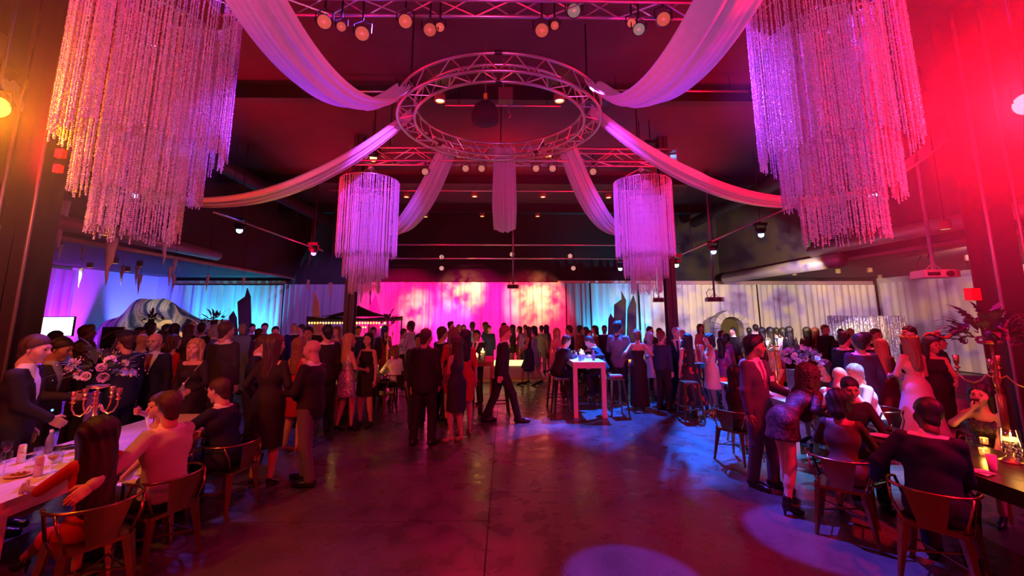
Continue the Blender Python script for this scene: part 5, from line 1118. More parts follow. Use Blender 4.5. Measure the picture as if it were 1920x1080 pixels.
# --- around the white bar table
G['barl'] = person('man in a black jacket leaning on the white bar table, back turned', 1052, 640, 10.05, 62, 'm', SU(BLACK), ('short', 'brown'), 'l', .77, 22, ('table', ('w', 1.62, 10.3, 1.16)), ((-.12, .30, .24), (.12, .32, .24)), (0, 8), b=1.1, tall=1.72, xy=(1.17, 10.05))
G['barr'] = person('man with pocket square leaning over the white bar table', 1130, 637, 10.4, -70, 'm', SU(BLACK, CREAM, WHITE), ('short', 'brown'), 'l', .77, 26, (('w', 1.98, 10.2, 1.16), 'table'), ((-.12, .28, .24), (.12, .28, .24)), (0, 22), tall=1.70, xy=(2.32, 10.55))
person('grey-haired man far behind the white bar table candles', 1104, 640, 11.6, 178, 'm', SU(CHAR), ('short', 'grey'), 'l', .6, 6, tall=1.62)
person('tall bearded man in a grey blazer seen from behind', 1158, 604, 10.8, 28, 'm', SU(cloth((.16, .14, .17)), None, CHAR, BLACK), ('quiff', 'black'), 'm', None, 0, ('hold', 'hold'), None, (20, 0))
person('woman in a floor-length black gown with updo and bare back', 1194, 621, 10.4, 4, 'f', DR(BLACK, .04, .22, 0, .36), ('updo', 'light'), 'l', None, 0, ((-.34, .10, 1.14), (.28, .16, 1.12)))
person('woman in a white tank with patterned scarf behind the dark shirt man', 1217, 625, 11.3, 20, 'f', DR(WHITE, .55, .2, 0), ('bob', 'grey'), 'l')
person('reddish-haired man in a dark blue shirt turned away', 1239, 621, 10.15, 58, 'm', SH(cloth((.03, .035, .08)), BLACK), ('short', 'red'), 'l', None, 0, (None, None))
G['greyman'] = person('grey-haired man in a dark suit and tie facing the camera', 1267, 615, 10.6, 190, 'm', SU(BLACK, TIEB, WHITE), ('short', 'grey'), 'l', None, 0, ('clasp', 'clasp'))
person('woman with long black hair in a red-flowered full skirt, back turned', 1288, 629, 9.75, -6, 'f', DR(FLOR, .22, .36, 0, .47, mat((.3, .05, .05), .4)), ('xlong', 'black'), 'l', None, 0, (None, 'hold'))
person('woman in a cream cocktail dress and yellow heels touching her chin', 1329, 629, 9.75, -82, 'f', DR(CREAM, .52, .20, 0, .44, mat((.85, .65, .1), .4)), ('bob', 'black'), 'l', None, 0, ('chin', 'chin'))
person('woman in a shiny purple dress behind the cream dress', 1352, 636, 10.6, 40, 'f', DR(mat((.30, .06, .30), .3, .3), .12, .2, .5), ('long', 'black'), 'm', None, 0)
# --- right-hand tables
G['tag'] = person('young man in a grey suit with a white name tag, looking aside', 1410, 632, 5.75, 152, 'm', SU(cloth((.085, .07, .085)), cloth((.3, .03, .10), .5), WHITE), ('quiff', 'black'), 'm', None, 0, ('hold', None), ((-.10, .08), (.10, -.06)), (-34, 4), ('grip', 'relax'))
G['bend'] = person('woman in a dark lace mini dress and black ankle boots bending forward', 1470, 700, 5.25, 78, 'f', DR(FLORD, .74, .19, 1, .47, 'boot'), ('curly', 'brown'), 'l', None, 52, (('w', 3.62, 5.12, 1.06), ('w', 3.55, 4.95, .98)), ((-.11, .10), (.11, -.12)), (0, -18), ('grip', 'grip'), xy=(3.12, 5.12), tall=1.70, b=.92)
chair(3.42, 6.75, 60, 'dark metal armchair at the end of the blue lit table')
person('seated woman with dark hair and black top behind the grey suit man', 1382, 690, 6.75, 62, 'f', DR(BLACK, .5, .2, 1), ('shoulder', 'black'), 'm', .46, 6, ('lap', 'table'), xy=(3.42, 6.75), tall=1.66)
chair(3.36, 4.62, 40, 'copper metal armchair with its back to the aisle under the dark-haired guest')
person('seated guest with a round head of dark hair, back turned, at the dark table', 1572, 752, 4.62, 42, 'f', DR(BROWN, .5, .2, 1), ('bob', 'black'), 'm', .46, 10, ('table', 'table'), None, (10, 4), xy=(3.40, 4.62), tall=1.64)
chair(4.25, 5.62, 190, 'copper metal armchair at the far end of the dark table')
person('seated man with short black hair leaning in, face lit red', 1595, 732, 5.5, -160, 'm', SH(BLACK), ('short', 'black'), 'm', .46, 12, ('table', 'table'), None, (0, 10), xy=(4.22, 5.58), tall=1.70)
chair(4.62, 6.35, 60, 'silver metal armchair under the bald man in white shirt')
person('seated bald man in a white shirt lit cyan, leaning over', 1584, 692, 6.2, 58, 'm', SH(WHITE, CHAR), None, 'l', .46, 22, ('table', 'table'), None, (0, 10), b=1.1, xy=(4.55, 6.25), tall=1.80)
chair(5.55, 6.75, -80, 'metal armchair under the grey-haired man in white shirt')
person('seated grey-haired man in a white shirt facing the bald man', 1610, 686, 6.7, -78, 'm', SH(WHITE, CHAR), ('short', 'grey'), 'l', .46, 14, ('table', 'table'), None, (0, 8), xy=(5.45, 6.7), tall=1.74)
chair(5.55, 7.6, -90, 'gold metal armchair under the woman with the pale headband')
person('seated woman with a pale headband in profile beside the flowers', 1560, 678, 7.5, -92, 'f', DR(BLACK, .5, .2, 1), ('bob', 'black'), 'l', .46, 10, ('table', 'table'), None, xy=(5.5, 7.55), tall=1.66)
chair(4.85, 9.85, 200, 'metal armchair under the yellow-haired woman')
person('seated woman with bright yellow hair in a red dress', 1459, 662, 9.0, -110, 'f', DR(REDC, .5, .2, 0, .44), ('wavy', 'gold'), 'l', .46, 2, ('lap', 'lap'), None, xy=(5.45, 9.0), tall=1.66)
person('seated guest in lavender behind the man with the name tag', 1426, 680, 7.6, 70, 'f', DR(PURP, .5, .2, 1), ('bob', 'grey'), 'l', .46, 6, ('table', 'table'), None, xy=(4.05, 7.6), tall=1.66)
chair(4.05, 7.6, 80, 'metal armchair under the guest in lavender')
person('bearded man in a navy suit in profile near the silver booth', 1580, 623, 8.1, 78, 'm', SU(NAVY, None, WHITE), ('short', 'black'), 'l', None, 0, (None, 'hold'), None, (0, 6))
person('man in a purple-navy suit seen from behind beside the white shirts', 1609, 628, 7.2, 12, 'm', SU(cloth((.04, .025, .08)), None, WHITE), ('short', 'black'), 'm', None, 0, (None, 'pocket'), b=1.12)
person('man in a dark suit smiling toward the camera before the silver booth', 1641, 618, 9.4, 178, 'm', SU(BLACK, None, DRED), ('short', 'brown'), 'l')
G['navcap'] = person('guest in a navy peaked cap beside the smiling man', 1622, 626, 9.0, 60, 'm', SU(NAVY), ('short', 'black'), 'm')
person('woman with waist-long blond curls in a black and red gown, back turned', 1650, 640, 8.0, 10, 'f', DR(DRED, .04, .28, .5, .47), ('xlong', 'blond'), 'l', None, 0, (None, None))
G['gown'] = person('woman in a long blush gown with bare back and gold headpiece', 1704, 630, 7.0, 2, 'f', DR(BLUSH, .03, .42, 0, .20), ('long', 'light'), 'l', None, 0, ('hold', 'hold'))
person('man lit blue in profile behind the blush gown', 1704, 613, 8.6, -82, 'm', SU(BLACK), ('short', 'black'), 'l')
person('woman in a sleeveless black dress with wavy dark hair, arm hanging', 1744, 636, 7.2, -155, 'f', DR(BLACK, .35, .2, 0, .48), ('wavy', 'black'), 'l', None, 0, ('hold', None), None, (-30, 6), b=1.08)
G['pirate'] = person('guest in a blue top wearing a red and black tricorn hat', 1756, 630, 8.0, 150, 'm', SU(DBLUE, None, DBLUE), ('shoulder', 'black'), 'l')
chair(3.52, 3.82, 52, 'copper metal armchair nearest the camera under the man in the dark navy suit')
G['navyr'] = person('seated man in a dark navy suit looking at his phone, back turned', 1728, 765, 3.82, 52, 'm', SU(NAVY, None, WHITE), ('crop', 'black'), 'd', .46, 14, (('w', 3.42, 4.28, .62), 'lap'), None, (-28, 24), ('grip', 'relax'), b=1.08, xy=(3.52, 3.82), tall=1.80)
chair(5.35, 5.0, -95, 'metal armchair across the dark table under the drinking woman')
G['drink'] = person('seated woman drinking from a glass behind the gold candelabra', 1838, 727, 5.0, -118, 'f', DR(FLORD, .5, .2, 0, .42), ('long', 'black'), 'l', .46, 4, ('lap', 'mouth'), None, (0, 0), ('relax', 'grip'), xy=(5.32, 5.0), tall=1.66)
# ------------------------------------------------------------------ things on the tables
def put_thing(name, label, cat, u, v, z, rz=0, group=None, xy=None):
    p = gz(u, v, z) if xy is None else (xy[0], xy[1], z)
    return thing(name, label, cat, (p[0], p[1], z), rz, group)
WINEW = mat((.75, .55, .15), .1, 0, .5, alpha=.85); WINER = mat((.10, .005, .012), .1, 0, .5, alpha=.95)
def wine_glass(label, u=0, v=0, z=.76, wine=WINEW, xy=None, sc=1.0):
    t = put_thing('wine_glass', label, 'glass', u, v, z, 0, 'stemmed glasses', xy)
    MB().lathe([(.034, 0), (.034, .003), (.006, .008), (.0045, .085), (.012, .092), (.034, .118), (.040, .145), (.036, .19)], 16, caps=False).build('bowl_and_stem', GLASS, t, True)
    if wine: MB().lathe([(.008, .094), (.031, .119), (.036, .138), (.001, .1385)], 16).build('wine', wine, t, True)
    t.scale = (sc,) * 3
    return t
def tumbler(label, u, v, z=.76, xy=None, fill=None):
    t = put_thing('tumbler', label, 'glass', u, v, z, 0, 'tumblers', xy)
    MB().lathe([(.001, .004), (.03, 0), (.032, 0), (.037, .11), (.034, .11), (.029, .008)], 14, caps=False).build('glass', GLASS, t, True)
    if fill: MB().lathe([(.029, .009), (.032, .06), (.001, .061)], 14).build('drink', fill, t, True)
    return t
def can(label, u, v, z=.76, col=(.7, .68, .72), band=(.5, .2, .2), xy=None):
    t = put_thing('drink_can', label, 'can', u, v, z, 0, 'drink cans', xy)
    MB().lathe([(.024, 0), (.029, .008), (.029, .145), (.024, .158), (.022, .16)], 16).build('body', mat(col, .35, .4), t, True)
    MB().lathe([(.0295, .05), (.0295, .10)], 16, caps=False).build('printed_band', voronoi_mat(col, band, 60, .4, .2), t, True)
    return t
def bottle(label, u, v, z=.76, xy=None):
    t = put_thing('water_bottle', label, 'bottle', u, v, z, 0, 'water bottles', xy)
    MB().lathe([(.028, 0), (.032, .01), (.032, .12), (.027, .15), (.013, .185), (.013, .2)], 16).build('body', mat((.55, .5, .75), .15, 0, .5, trans=.6), t, True)
    MB().lathe([(.0325, .05), (.0325, .105)], 16, caps=False).build('sleeve', mat((.15, .12, .3), .4), t, True); MB().lathe([(.015, .196), (.015, .22)], 12).build('cap', WHITEP, t)
    return t
def flame_mesh(s=1.0): return MB().lathe([(.001, 0), (.007 * s, .01 * s), (.008 * s, .018 * s), (.004 * s, .034 * s), (.001, .045 * s)], 8)
def candle_vase(label, u, v, z=.76, h_=.26, r=.062, watt=9, xy=None, fill=(.8, .78, .85)):
    t = put_thing('candle_vase', label, 'candle', u, v, z, 0, 'hurricane candles', xy)
    MB().lathe([(.001, .004), (r, .0), (r, h_), (r - .003, h_), (r - .003, .006)], 18, caps=False).build('glass', GLASS, t, True)
    c = MB(); rnd = random.Random(int(h_ * 1000 + u))
    for k in range(46):
        a = rnd.uniform(0, 6.28); q = (r - .016) * math.sqrt(rnd.random()); x, y, zz, s_ = q * math.cos(a), q * math.sin(a), rnd.uniform(.015, h_ * .62), .011
        c.add([(x - s_, y, zz), (x, y - s_, zz), (x + s_, y, zz), (x, y + s_, zz), (x, y, zz + s_), (x, y, zz - s_)], [(0, 1, 4), (1, 2, 4), (2, 3, 4), (3, 0, 4), (1, 0, 5), (2, 1, 5), (3, 2, 5), (0, 3, 5)])
    o = c.build('crystal_fill', mat(fill, .1, .2, 1), t); o['kind'] = 'stuff'
    fc = MB().lathe([(r * .72, h_ * .64), (r * .72, h_ * .74), (.001, h_ * .745)], 14).build('floating_candle', mat((.9, .75, .5), .5, 0, .5, (1, .48, .10), 5.0), t, True)  # wax given its own glow in place of the flame's light
    f = flame_mesh(1.5); f.build('flame', emis((1, .55, .12), 30), fc, True, (0, 0, h_ * .745))
    p = t.location; point((p[0], p[1], p[2] + h_ * .85), (1, .40, .06), watt * .4, .02, 'candle_light')
    return t
def tealight(label, u, v, z=.76, watt=2.5, xy=None):
    t = put_thing('tealight', label, 'candle', u, v, z, 0, 'tealights', xy)
    MB().lathe([(.03, 0), (.034, .06), (.031, .06), (.028, .004)], 14, caps=False).build('glass', mat((.9, .5, .2), .2, 0, .5, (1, .30, .04), .5, alpha=.6), t, True)  # glass and wax made to glow as if lit by the flame
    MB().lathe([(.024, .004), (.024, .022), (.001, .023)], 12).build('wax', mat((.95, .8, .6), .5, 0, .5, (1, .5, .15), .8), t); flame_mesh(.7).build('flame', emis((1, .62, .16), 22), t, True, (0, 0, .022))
    p = t.location; point((p[0], p[1], p[2] + .075), (1, .40, .06), watt * .5, .015, 'candle_light')
    return t
def plate(label, u, v, z=.76, food=True, m=mat((.62, .42, .28), .45)):
    t = put_thing('plate', label, 'plate', u, v, z, 0, 'plates')
    MB().lathe([(.05, 0), (.085, .008), (.10, .016), (.098, .019), (.08, .011), (.001, .008)], 24).build('dish', m, t, True)
    if food:
        rnd = random.Random(3)
        for k in range(7):
            a = k * .9; r = .02 + .045 * rnd.random(); MB().lathe([(.001, 0), (.014, .003), (.012, .012), (.001, .016)], 8).build('morsel', mat((.45, .25, .07), .6) if k % 2 else mat((.30, .08, .03), .6), t, True, (r * math.cos(a), r * math.sin(a), .010))
    return t
# flowers
def rose_mesh():
    mb = MB()
    for ring, (r0, r1, z1, n) in enumerate(((.008, .014, .03, 5), (.014, .026, .028, 6), (.02, .038, .02, 7))):
        mb.grid(lambda a, q: ((r0 + (r1 - r0) * q ** 1.4 + .003 * math.sin(n * 2 * PI * a) * q) * math.cos(2 * PI * a + ring), (r0 + (r1 - r0) * q ** 1.4 + .003 * math.sin(n * 2 * PI * a) * q) * math.sin(2 * PI * a + ring), -.012 * ring + z1 * math.sin(q * 1.9) + .004 * math.sin(n * 2 * PI * a)), 18, 4)
    return mb.mesh('rose', True)
ROSE = rose_mesh()
LEAF = MB().grid(lambda a, q: ((q - .5) * .034 * math.sin(PI * min(1, a * .96 + .02)) ** .8, a * .085, .012 * math.sin(a * 2.5) - .3 * abs(q - .5) * .02), 6, 4).mesh('leaf', True)
FROND = MB().grid(lambda a, q: ((q - .5) * (.05 * math.sin(PI * min(1, a + .03)) * (1 + .5 * math.sin(a * 40))), a * .24, .06 * math.sin(a * 2.2) - .06 * a * a), 14, 4).mesh('frond', True)
SPRIG = MB().lathe([(.001, -.007), (.007, 0), (.001, .007)], 6).mesh('bud', True)
def rnd_rot(rnd, d):
    q = Vector(d).to_track_quat('Z', 'Y'); return q.to_euler()
def bouquet(name, label, c, rx, rz, nrose, nleaf, mrose, mleaf, seed, fronds=0, buds=0, group='flower arrangements', rsc=1.0, mrose2=None):
    t = thing(name, label, 'flowers', c, group=group); rnd = random.Random(seed)
    def dirn():
        a = rnd.uniform(0, 2 * PI); e = rnd.uniform(-.25, 1.0); k = math.sqrt(max(0, 1 - min(1, e * e))); return np.array((k * math.cos(a), k * math.sin(a), e))
    for k in range(nrose):
        d = dirn(); o = link('rose', ROSE, mrose if (mrose2 is None or k % 3) else mrose2, t, (d[0] * rx * .86, d[1] * rx * .86, d[2] * rz * .86)); o.rotation_euler = rnd_rot(rnd, d); o.scale = (rsc * rnd.uniform(.8, 1.15),) * 3
    for k in range(nleaf):
        d = dirn(); o = link('leaf', LEAF, mleaf, t, (d[0] * rx * .7, d[1] * rx * .7, d[2] * rz * .7)); o.rotation_euler = Vector((d[0], d[1], d[2] * .6 + rnd.uniform(-.3, .3))).to_track_quat('Y', 'Z').to_euler(); o.scale = (rnd.uniform(.8, 1.5),) * 3
    for k in range(fronds):
        d = dirn(); o = link('frond', FROND, mleaf, t, (d[0] * rx * .6, d[1] * rx * .6, d[2] * rz * .6)); o.rotation_euler = Vector((d[0], d[1], d[2] * .7)).to_track_quat('Y', 'Z').to_euler(); o.scale = (rnd.uniform(.8, 1.4),) * 3
    for k in range(buds):
        d = dirn(); s = rnd.uniform(.9, 1.25); link('bud', SPRIG, mrose, t, (d[0] * rx * s, d[1] * rx * s, d[2] * rz * s))
    return t
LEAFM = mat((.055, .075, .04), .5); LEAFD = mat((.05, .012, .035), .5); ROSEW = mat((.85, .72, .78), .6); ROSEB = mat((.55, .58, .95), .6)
# gold candelabra
def candelabra(label, x, y, z0, h_, arms_, reach, cup, m=GOLD, rz=0.0):
    t = thing('candelabra', label, 'candelabra', (x, y, z0), rz, 'gold candelabras')
    k = h_ / .9
    MB().lathe([(.085, 0), (.085, .012), (.05, .03), (.022, .06), (.030, .09), (.018, .12)], 20).build('foot', m, t, True)
    MB().lathe([(.016, .11), (.020 * k, .2), (.026 * k, .34 * h_), (.030 * k, .55 * h_), (.018, .58 * h_), (.028, .60 * h_), (.014, .64 * h_), (.022, .68 * h_), (.012, .74 * h_), (.02, .80 * h_), (.010, .86 * h_), (.012, h_)], 16).build('stem', m, t, True)
    for q in range(arms_):
        a = 2 * PI * q / arms_ + .35; d = np.array((math.cos(a), math.sin(a), 0)); z1 = .70 * h_
        pts = [np.array((0, 0, z1)) + d * reach * u_ + np.array((0, 0, w_)) for u_, w_ in ((.05, 0), (.25, .03), (.42, -.03), (.62, -.055), (.85, -.035), (1, .02), (1, .07))]
        MB().tube(pts, .008, 8).build('arm', m, t, True)
        e = pts[-1]
        MB().lathe([(.012, 0), (.03, .012), (.012, .02), (.012, .04), (.022, .05), (.027, .05 + cup), (.024, .05 + cup), (.018, .055)], 14, tuple(e), False).build('cup', m, t, True)
    MB().lathe([(.03, h_), (.085, h_ + .012), (.09, h_ + .03), (.07, h_ + .03), (.001, h_ + .015)], 18).build('bowl', m, t, True)
    return t
ROSEG = mat((.80, .42, .28), .28, .95)
candelabra('rose gold candelabra under the white roses on the white table', -4.02, 4.56, .76, .62, 5, .17, .06, ROSEG)
bouquet('flower_arrangement', 'white roses and greenery on top of the rose gold candelabra', (-4.02, 4.56, 1.53), .30, .20, 12, 60, ROSEW, LEAFM, 4, 8, 40, rsc=1.25)
tag(MB().lathe([(.075, 0), (.07, .03), (.055, .06), (.05, .52), (.06, .54)], 18, (-4.25, 4.78, .76)).build('fabric_column', mat((.10, .03, .30), .7), smooth=True), 'dark violet pedestal vase behind the rose gold candelabra', 'vase')
candelabra('tall gold candelabra with votive cups on the dark table', 4.66, 4.22, .76, 1.06, 4, .26, .08, GOLD, .3)
bouquet('flower_arrangement', 'dark plum feathery flowers on top of the tall gold candelabra', (4.66, 4.22, 1.88), .34, .20, 14, 40, mat((.14, .02, .10), .6), LEAFD, 8, 70, 0, rsc=1.2)
candelabra('thin gold candle stand near the market tent', -2.98, 11.4, .76, 1.05, 3, .12, .04)
bouquet('flower_arrangement', 'dark bouquet on the thin gold stand beside the market tent', (-2.98, 11.4, 1.93), .22, .18, 8, 40, mat((.2, .03, .05), .6), LEAFD, 9, 16)
candelabra('slim gold candle stand behind the yellow-haired woman', 5.15, 8.5, .76, .72, 3, .10, .04)
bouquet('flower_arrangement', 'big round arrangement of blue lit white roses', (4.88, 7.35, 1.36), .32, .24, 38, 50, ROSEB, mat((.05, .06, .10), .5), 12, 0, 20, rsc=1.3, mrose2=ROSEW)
t = thing('mirror_box', 'mirrored box vase under the blue lit roses', 'vase', (4.88, 7.35, .76)); MB().box((-.16, -.16, 0), (.16, .16, .42)).build('box', SILVER, t); MB().box((-.17, -.17, .42), (.17, .17, .44)).build('rim', SILVER, t)
for k, (u, v, y, lb) in enumerate(((284, 598, 12.6, 'dark feathery bouquet raised before the painted cave'), (402, 600, 11.0, 'wide dark bouquet right of the painted cave'))):
    p = gy(u, v, y); bouquet('flower_arrangement', lb, tuple(p), .30, .14, 6, 30, mat((.12, .03, .04), .6), LEAFD, 20 + k, 22)
    t = thing('tall_vase', ('tall dark vase stand under the feathery cave bouquet', 'tall dark vase stand under the wide bouquet right of the cave')[k], 'vase', (p[0], p[1], 0)); MB().lathe([(.12, 0), (.12, .02), (.03, .05), (.03, p[2] - .3), (.08, p[2] - .06), (.07, p[2])], 12).build('stand', BLACKM, t, True)
# white table
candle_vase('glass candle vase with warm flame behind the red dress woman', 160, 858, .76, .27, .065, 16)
wine_glass('stemmed glass of white wine beside the silver can', 96, 886); can('silver printed can next to the white wine', 70, 893); can('white can behind the snack plate', 38, 868, col=(.8, .78, .8), band=(.55, .25, .1))
bottle('clear water bottle with white cap on the white table', 90, 850); plate('round plate of snacks at the near end of the white table', 38, 892)
wine_glass('stemmed glass at the picture edge on the white table', 8, 868, wine=WINER); tumbler('tall tumbler behind the silver can', 70, 862); tumbler('short tumbler behind the white wine', 108, 868); tumbler('slim glass by the raised arm on the white table', 272, 828)
wine_glass('tipped empty stemmed glass near the edge of the white table', 6, 890, wine=None)
t = put_thing('clutch_purse', 'flat black clutch purse on the white table', 'purse', 118, 843, .76, .5); MB().lathe([(.001, 0), (.13, .004), (.14, .018), (.12, .034), (.001, .036)], 16).build('body', LEATHER, t, True); MB().tube([(-.05, -.1, .03), (-.02, -.02, .04), (.05, .06, .04)], .004, 6).build('strap', GOLD, t); t.scale = (1, .45, 1)
t = put_thing('smartphone', 'black phone lying behind the white can', 'phone', 52, 858, .76, .4); MB().box((-.035, -.07, 0), (.035, .07, .009)).build('body', BLACKM, t); MB().box((-.032, -.066, .009), (.032, .066, .0095)).build('screen', mat((.02, .02, .03), .1), t)
can('drink can held by the seated navy suit man', 0, 0, .76, (.35, .35, .6), xy=(-3.80, 5.02))
# dark table
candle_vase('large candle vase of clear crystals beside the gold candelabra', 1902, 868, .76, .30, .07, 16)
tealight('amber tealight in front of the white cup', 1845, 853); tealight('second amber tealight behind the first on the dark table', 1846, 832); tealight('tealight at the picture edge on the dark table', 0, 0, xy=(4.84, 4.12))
can('pink printed can on the dark table near the seated navy man', 1697, 838, col=(.7, .4, .5)); wine_glass('stemmed glass of red wine on the dark table', 1670, 828, wine=WINER); plate('white plate at the far end of the dark table', 1652, 819, .76, False, mat((.7, .66, .72), .4))
t = put_thing('paper_cup', 'white paper cup between tealights and candelabra', 'cup', 1862, 880, .76); MB().lathe([(.028, 0), (.036, .12), (.033, .12), (.026, .005)], 16, caps=False).build('wall', WHITEP, t, True); MB().lathe([(.001, .004), (.027, .004)], 12).build('base', WHITEP, t)
tumbler('faceted tumbler by the drinking woman', 1822, 838); tumbler('wide glass of ice by the drinking woman', 1836, 842)
t = put_thing('napkin', 'white folded napkin on the dark table edge', 'napkin', 1843, 887, .76, .3); MB().grid(lambda a, q: ((a - .5) * .16, (q - .5) * .14, .004 + .006 * math.sin(5 * a + 4 * q)), 6, 6).build('cloth', WHITEP, t)
# bar tables
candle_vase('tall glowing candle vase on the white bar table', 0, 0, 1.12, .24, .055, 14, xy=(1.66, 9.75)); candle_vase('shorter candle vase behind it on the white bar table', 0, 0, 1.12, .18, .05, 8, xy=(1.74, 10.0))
bottle('white slim bottle on the white bar table', 0, 0, 1.12, xy=(1.92, 9.72)); wine_glass('first stemmed glass of the cluster on the white bar table', 0, 0, 1.12, None, (1.52, 9.95)); wine_glass('second stemmed glass of the cluster on the white bar table', 0, 0, 1.12, WINER, (1.56, 10.15)); tumbler('short tumbler among the glasses on the white bar table', 0, 0, 1.12, (1.60, 9.62))
t = thing('leaflet', 'white leaflet lying by the bottle on the white bar table', 'paper', (1.85, 9.58, 1.12), .4); MB().box((-.07, -.1, 0), (.07, .1, .003)).build('sheet', WHITEP, t)
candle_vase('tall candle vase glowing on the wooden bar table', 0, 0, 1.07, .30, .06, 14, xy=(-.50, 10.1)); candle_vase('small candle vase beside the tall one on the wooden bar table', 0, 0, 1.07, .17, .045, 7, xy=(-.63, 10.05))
t = thing('gift_box', 'magenta box on the wooden bar table', 'box', (-.36, 10.15, 1.07), .1); MB().box((-.08, -.06, 0), (.08, .06, .09)).build('carton', mat((.9, .03, .4), .5), t); MB().box((-.084, -.064, .09), (.084, .064, .105)).build('lid', mat((.9, .04, .42), .5), t)
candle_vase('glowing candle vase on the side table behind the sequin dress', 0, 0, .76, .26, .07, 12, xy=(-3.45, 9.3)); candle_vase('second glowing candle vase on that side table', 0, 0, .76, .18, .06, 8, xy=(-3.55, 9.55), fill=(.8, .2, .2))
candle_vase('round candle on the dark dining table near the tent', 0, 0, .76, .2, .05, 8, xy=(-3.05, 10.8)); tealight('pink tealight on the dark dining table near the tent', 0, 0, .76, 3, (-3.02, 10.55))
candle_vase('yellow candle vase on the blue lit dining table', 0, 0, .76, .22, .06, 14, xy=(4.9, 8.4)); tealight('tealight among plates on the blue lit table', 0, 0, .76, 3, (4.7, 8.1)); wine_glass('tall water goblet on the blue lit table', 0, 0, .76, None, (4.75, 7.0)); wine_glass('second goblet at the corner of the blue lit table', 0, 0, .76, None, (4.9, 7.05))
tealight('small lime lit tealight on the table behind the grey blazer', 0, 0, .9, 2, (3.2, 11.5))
# ------------------------------------------------------------------ hats, tags and things in hands
def on_head(g, name, mb, m, smooth=True):
    o = mb.build(name, m, g['root'], smooth); M_ = g['HM']; c = g['hc']; o.matrix_local = Matrix([[*M_[0], c[0]], [*M_[1], c[1]], [*M_[2], c[2]], [0, 0, 0, 1]]); return o
b = MB(); b.grid(lambda a, q: ((.125 * q) * math.cos(2 * PI * a), (.125 * q) * math.sin(2 * PI * a) * 1.12 - .005 + .02, .105 + .030 * math.cos(q * 1.5) - .03 * max(0, math.sin(2 * PI * a)) * q), 22, 5); b.grid(lambda a, q: ((.11 - .005 * q) * math.cos(2 * PI * a), (.11 - .005 * q) * math.sin(2 * PI * a) * 1.1, .107 - .05 * q), 22, 2)
b.grid(lambda a, q: (.10 * math.cos(PI * (.12 + .76 * a)), .09 + (.03 + .07 * q) * math.sin(PI * (.12 + .76 * a)), .055 - .02 * q), 12, 3)
on_head(G['cap'], 'flat_cap', b, cloth((.02, .02, .035)))
b = MB(); b.tube([(-.05, .105, .008), (-.014, .112, .008)], .006, 6); b.tube([(.014, .112, .008), (.05, .105, .008)], .006, 6); b.tube([(-.06, .10, .01), (.06, .10, .01)], .0025, 5); b.tube([(-.062, .098, .01), (-.08, -.0, .012)], .0025, 5); b.tube([(.062, .098, .01), (.08, -.0, .012)], .0025, 5); on_head(G['cap'], 'glasses', b, BLACKM)
b = MB(); b.lathe([(.105, .05), (.108, .09), (.09, .13), (.05, .145), (.001, .148)], 20, (0, -.01, 0), False); b.grid(lambda a, q: (.09 * math.cos(PI * (.12 + .76 * a)), .07 + (.03 + .08 * q) * math.sin(PI * (.12 + .76 * a)), .06 - .015 * q), 12, 3); on_head(G['navcap'], 'peaked_cap', b, cloth((.03, .03, .12)))
b = MB(); b.lathe([(.10, .06), (.10, .11), (.06, .14), (.001, .145)], 18, (0, -.01, 0), False)
b.grid(lambda a, q: ((.10 + .11 * q) * math.cos(2 * PI * a), (.10 + .10 * q) * math.sin(2 * PI * a), .065 + .07 * q * (.5 + .5 * math.cos(3 * 2 * PI * a + .5))), 36, 3); on_head(G['pirate'], 'tricorn_hat', b, cloth((.03, .012, .015)))
b = MB(); b.tube([(.19 * math.cos(a), .18 * math.sin(a), .12 + .035 * (math.cos(3 * a + .5))) for a in np.linspace(0, 2 * PI, 36, endpoint=False)], .012, 6, True); b.lathe([(.04, .14), (.05, .17), (.02, .2)], 12); on_head(G['pirate'], 'hat_trim', b, mat((.7, .04, .03), .6))
b = MB(); b.tube([(.093 * math.cos(a), .112 * math.sin(a) - .012, .075 + .012 * math.sin(9 * a)) for a in np.linspace(0, 2 * PI, 40, endpoint=False)], .014, 6, True); on_head(G['gown'], 'headpiece', b, mat((.7, .42, .08), .35, .6))
def badge(g, x, y, z, w_, h_):
    o = MB().box((-w_ / 2, 0, -h_ / 2), (w_ / 2, .004, h_ / 2)).build('name_tag', WHITEP, g['root']); q = g['at'](x, y, z); o.location = q; return o
badge(G['tag'], -.095, .150, .33, .085, .065); badge(G['bald'], -.11, .165, .30, .08, .06)
def strap_line(g, name, pts, r, m): return MB().tube([g['at'](*q) for q in pts], r, 6).build(name, m, g['root'], True)
strap_line(G['bottle'], 'shoulder_strap', [(-.13, -.02, .53), (-.09, .10, .42), (.06, .16, .16), (.17, .13, -.02)], .008, mat((.3, .25, .28), .4))
for ch_ in G['red']['root'].children:
    if ch_.name.startswith('hair'): ch_.scale = (ch_.scale[0] * 1.32, ch_.scale[1] * 1.15, ch_.scale[2] * 1.06)
strap_line(G['red'], 'dress_strap', [(.10, .06, .5), (.10, -.04, .52), (.12, -.09, .40), (.13, -.08, .28)], .007, BLACKM)
q = G['bald']['L']; wine_glass('stemmed glass in the hand of the bald elderly man', z=q[2] - .07, wine=None, xy=(q[0], q[1]), sc=1.1)
q = G['blackw']['R']; wine_glass('stemmed glass in the hand of the sleeveless black dress woman', z=q[2] - .06, wine=None, xy=(q[0], q[1]))
q = G['bottle']['L']; bottle('small water bottle in the blonde woman hand', 0, 0, q[2] - .08, xy=(q[0], q[1]))
q = G['tie']['R']; tumbler('dark drink held by the man in the red tie', 0, 0, q[2] - .05, (q[0], q[1]), WINER)
q = G['smile']['L']; tumbler('reddish drink held by the smiling woman', 0, 0, q[2] - .05, (q[0], q[1]), mat((.6, .05, .08), .2))
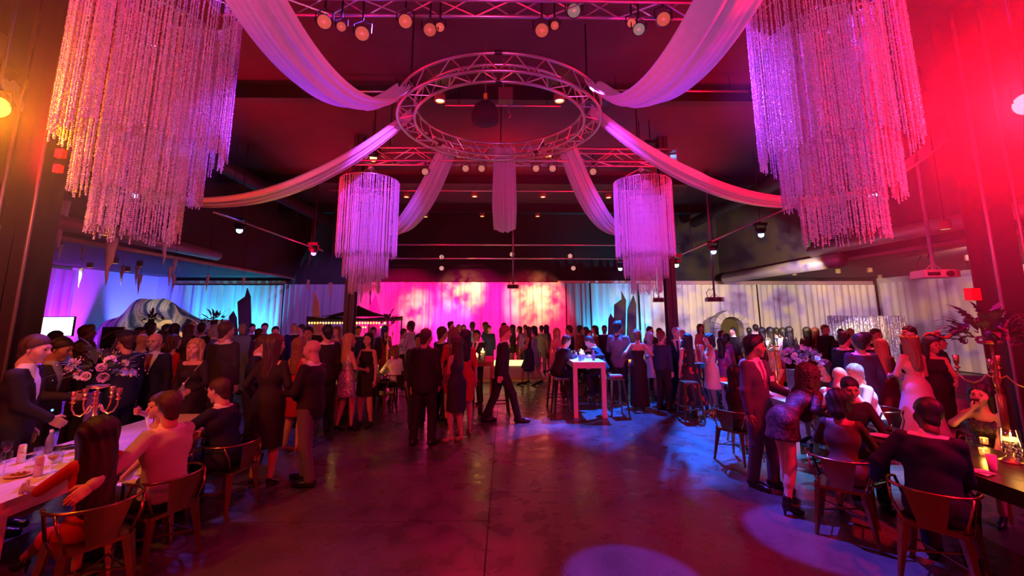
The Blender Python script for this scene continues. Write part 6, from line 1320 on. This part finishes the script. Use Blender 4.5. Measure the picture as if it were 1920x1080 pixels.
q = G['drink']['R']; wine_glass('stemmed glass raised by the drinking woman', z=q[2] - .10, wine=WINER, xy=(q[0], q[1]))
q = G['tag']['L']; tumbler('drink held by the man with the name tag', 0, 0, q[2] - .05, (q[0], q[1]))
q = G['bend']['R']; can('metal can held by the bending woman', 0, 0, q[2] - .08, (.7, .62, .6), xy=(q[0], q[1]))
q = G['bend']['L']; t = thing('clutch_bag', 'beige folded clutch bag under the bending woman arm', 'purse', tuple(q), .9); b = MB(); b.prism([(-.11, -.07), (.11, -.09), (.12, .05), (0, .10), (-.11, .07)], -.012, .012); b.build('body', mat((.55, .36, .30), .5), t); MB().prism([(-.05, .005), (.05, .0), (.0, .05)], -.016, -.012).build('flap', BLACKM, t)
q = G['navyr']['L']; t = thing('smartphone', 'phone in the hand of the seated dark navy suit man', 'phone', tuple(q), .6); t.rotation_euler = (-.5, 0, .6); MB().box((-.036, -.072, -.004), (.036, .072, .004)).build('body', BLACKM, t); MB().box((-.032, -.066, .004), (.032, .066, .0046)).build('screen', mat((.05, .07, .03), .2, 0, .5, (.5, .8, .3), .15), t)
tag(MB().lathe([(.001, -.012), (.009, -.008), (.011, 0), (.009, .008), (.001, .012)], 10, tuple(gy(98, 769, 4.6))).build('glow_ring', emis((.15, .35, 1), 2.5), smooth=True), 'tiny glowing blue ring light near the black suit', 'light')
MB().tube([G['blackw']['at'](0, 0, 0)] * 1 + [G['blackw']['at'](0, 0, .001)], .001, 4) if False else None
# ------------------------------------------------------------------ haze balls shaped to give the glow and flare of the two side lamps
for c, r, dn, lb in ((gy(1940, 195, 3.3), 2.5, .11, 'thin red lit stage haze around the red flood lamp'), (gy(-30, 205, 3.4), 1.9, .09, 'thin amber lit stage haze around the amber flood lamp')):
    hm = bpy.data.materials.new('haze'); hm.use_nodes = True; nt = hm.node_tree; nt.nodes.clear()
    vo = nt.nodes.new('ShaderNodeVolumeScatter'); vo.inputs['Anisotropy'].default_value = .2
    ou = nt.nodes.new('ShaderNodeOutputMaterial'); nt.links.new(vo.outputs[0], ou.inputs['Volume'])
    tc = nt.nodes.new('ShaderNodeTexCoord'); mp = nt.nodes.new('ShaderNodeMapping'); mp.inputs['Scale'].default_value = (1 / r,) * 3
    gr = nt.nodes.new('ShaderNodeTexGradient'); gr.gradient_type = 'SPHERICAL'; mu = nt.nodes.new('ShaderNodeMath'); mu.operation = 'MULTIPLY'; mu.inputs[1].default_value = dn
    nt.links.new(tc.outputs['Object'], mp.inputs['Vector']); nt.links.new(mp.outputs[0], gr.inputs[0]); nt.links.new(gr.outputs['Fac'], mu.inputs[0]); nt.links.new(mu.outputs[0], vo.inputs['Density'])
    o = MB().lathe([(max(.01, r * math.cos(a)), r * math.sin(a)) for a in np.linspace(-PI / 2, PI / 2, 13)], 24).build('stage_haze', hm, smooth=True)
    o.location = c; o['kind'] = 'stuff'; o['label'] = lb; o['category'] = 'haze'
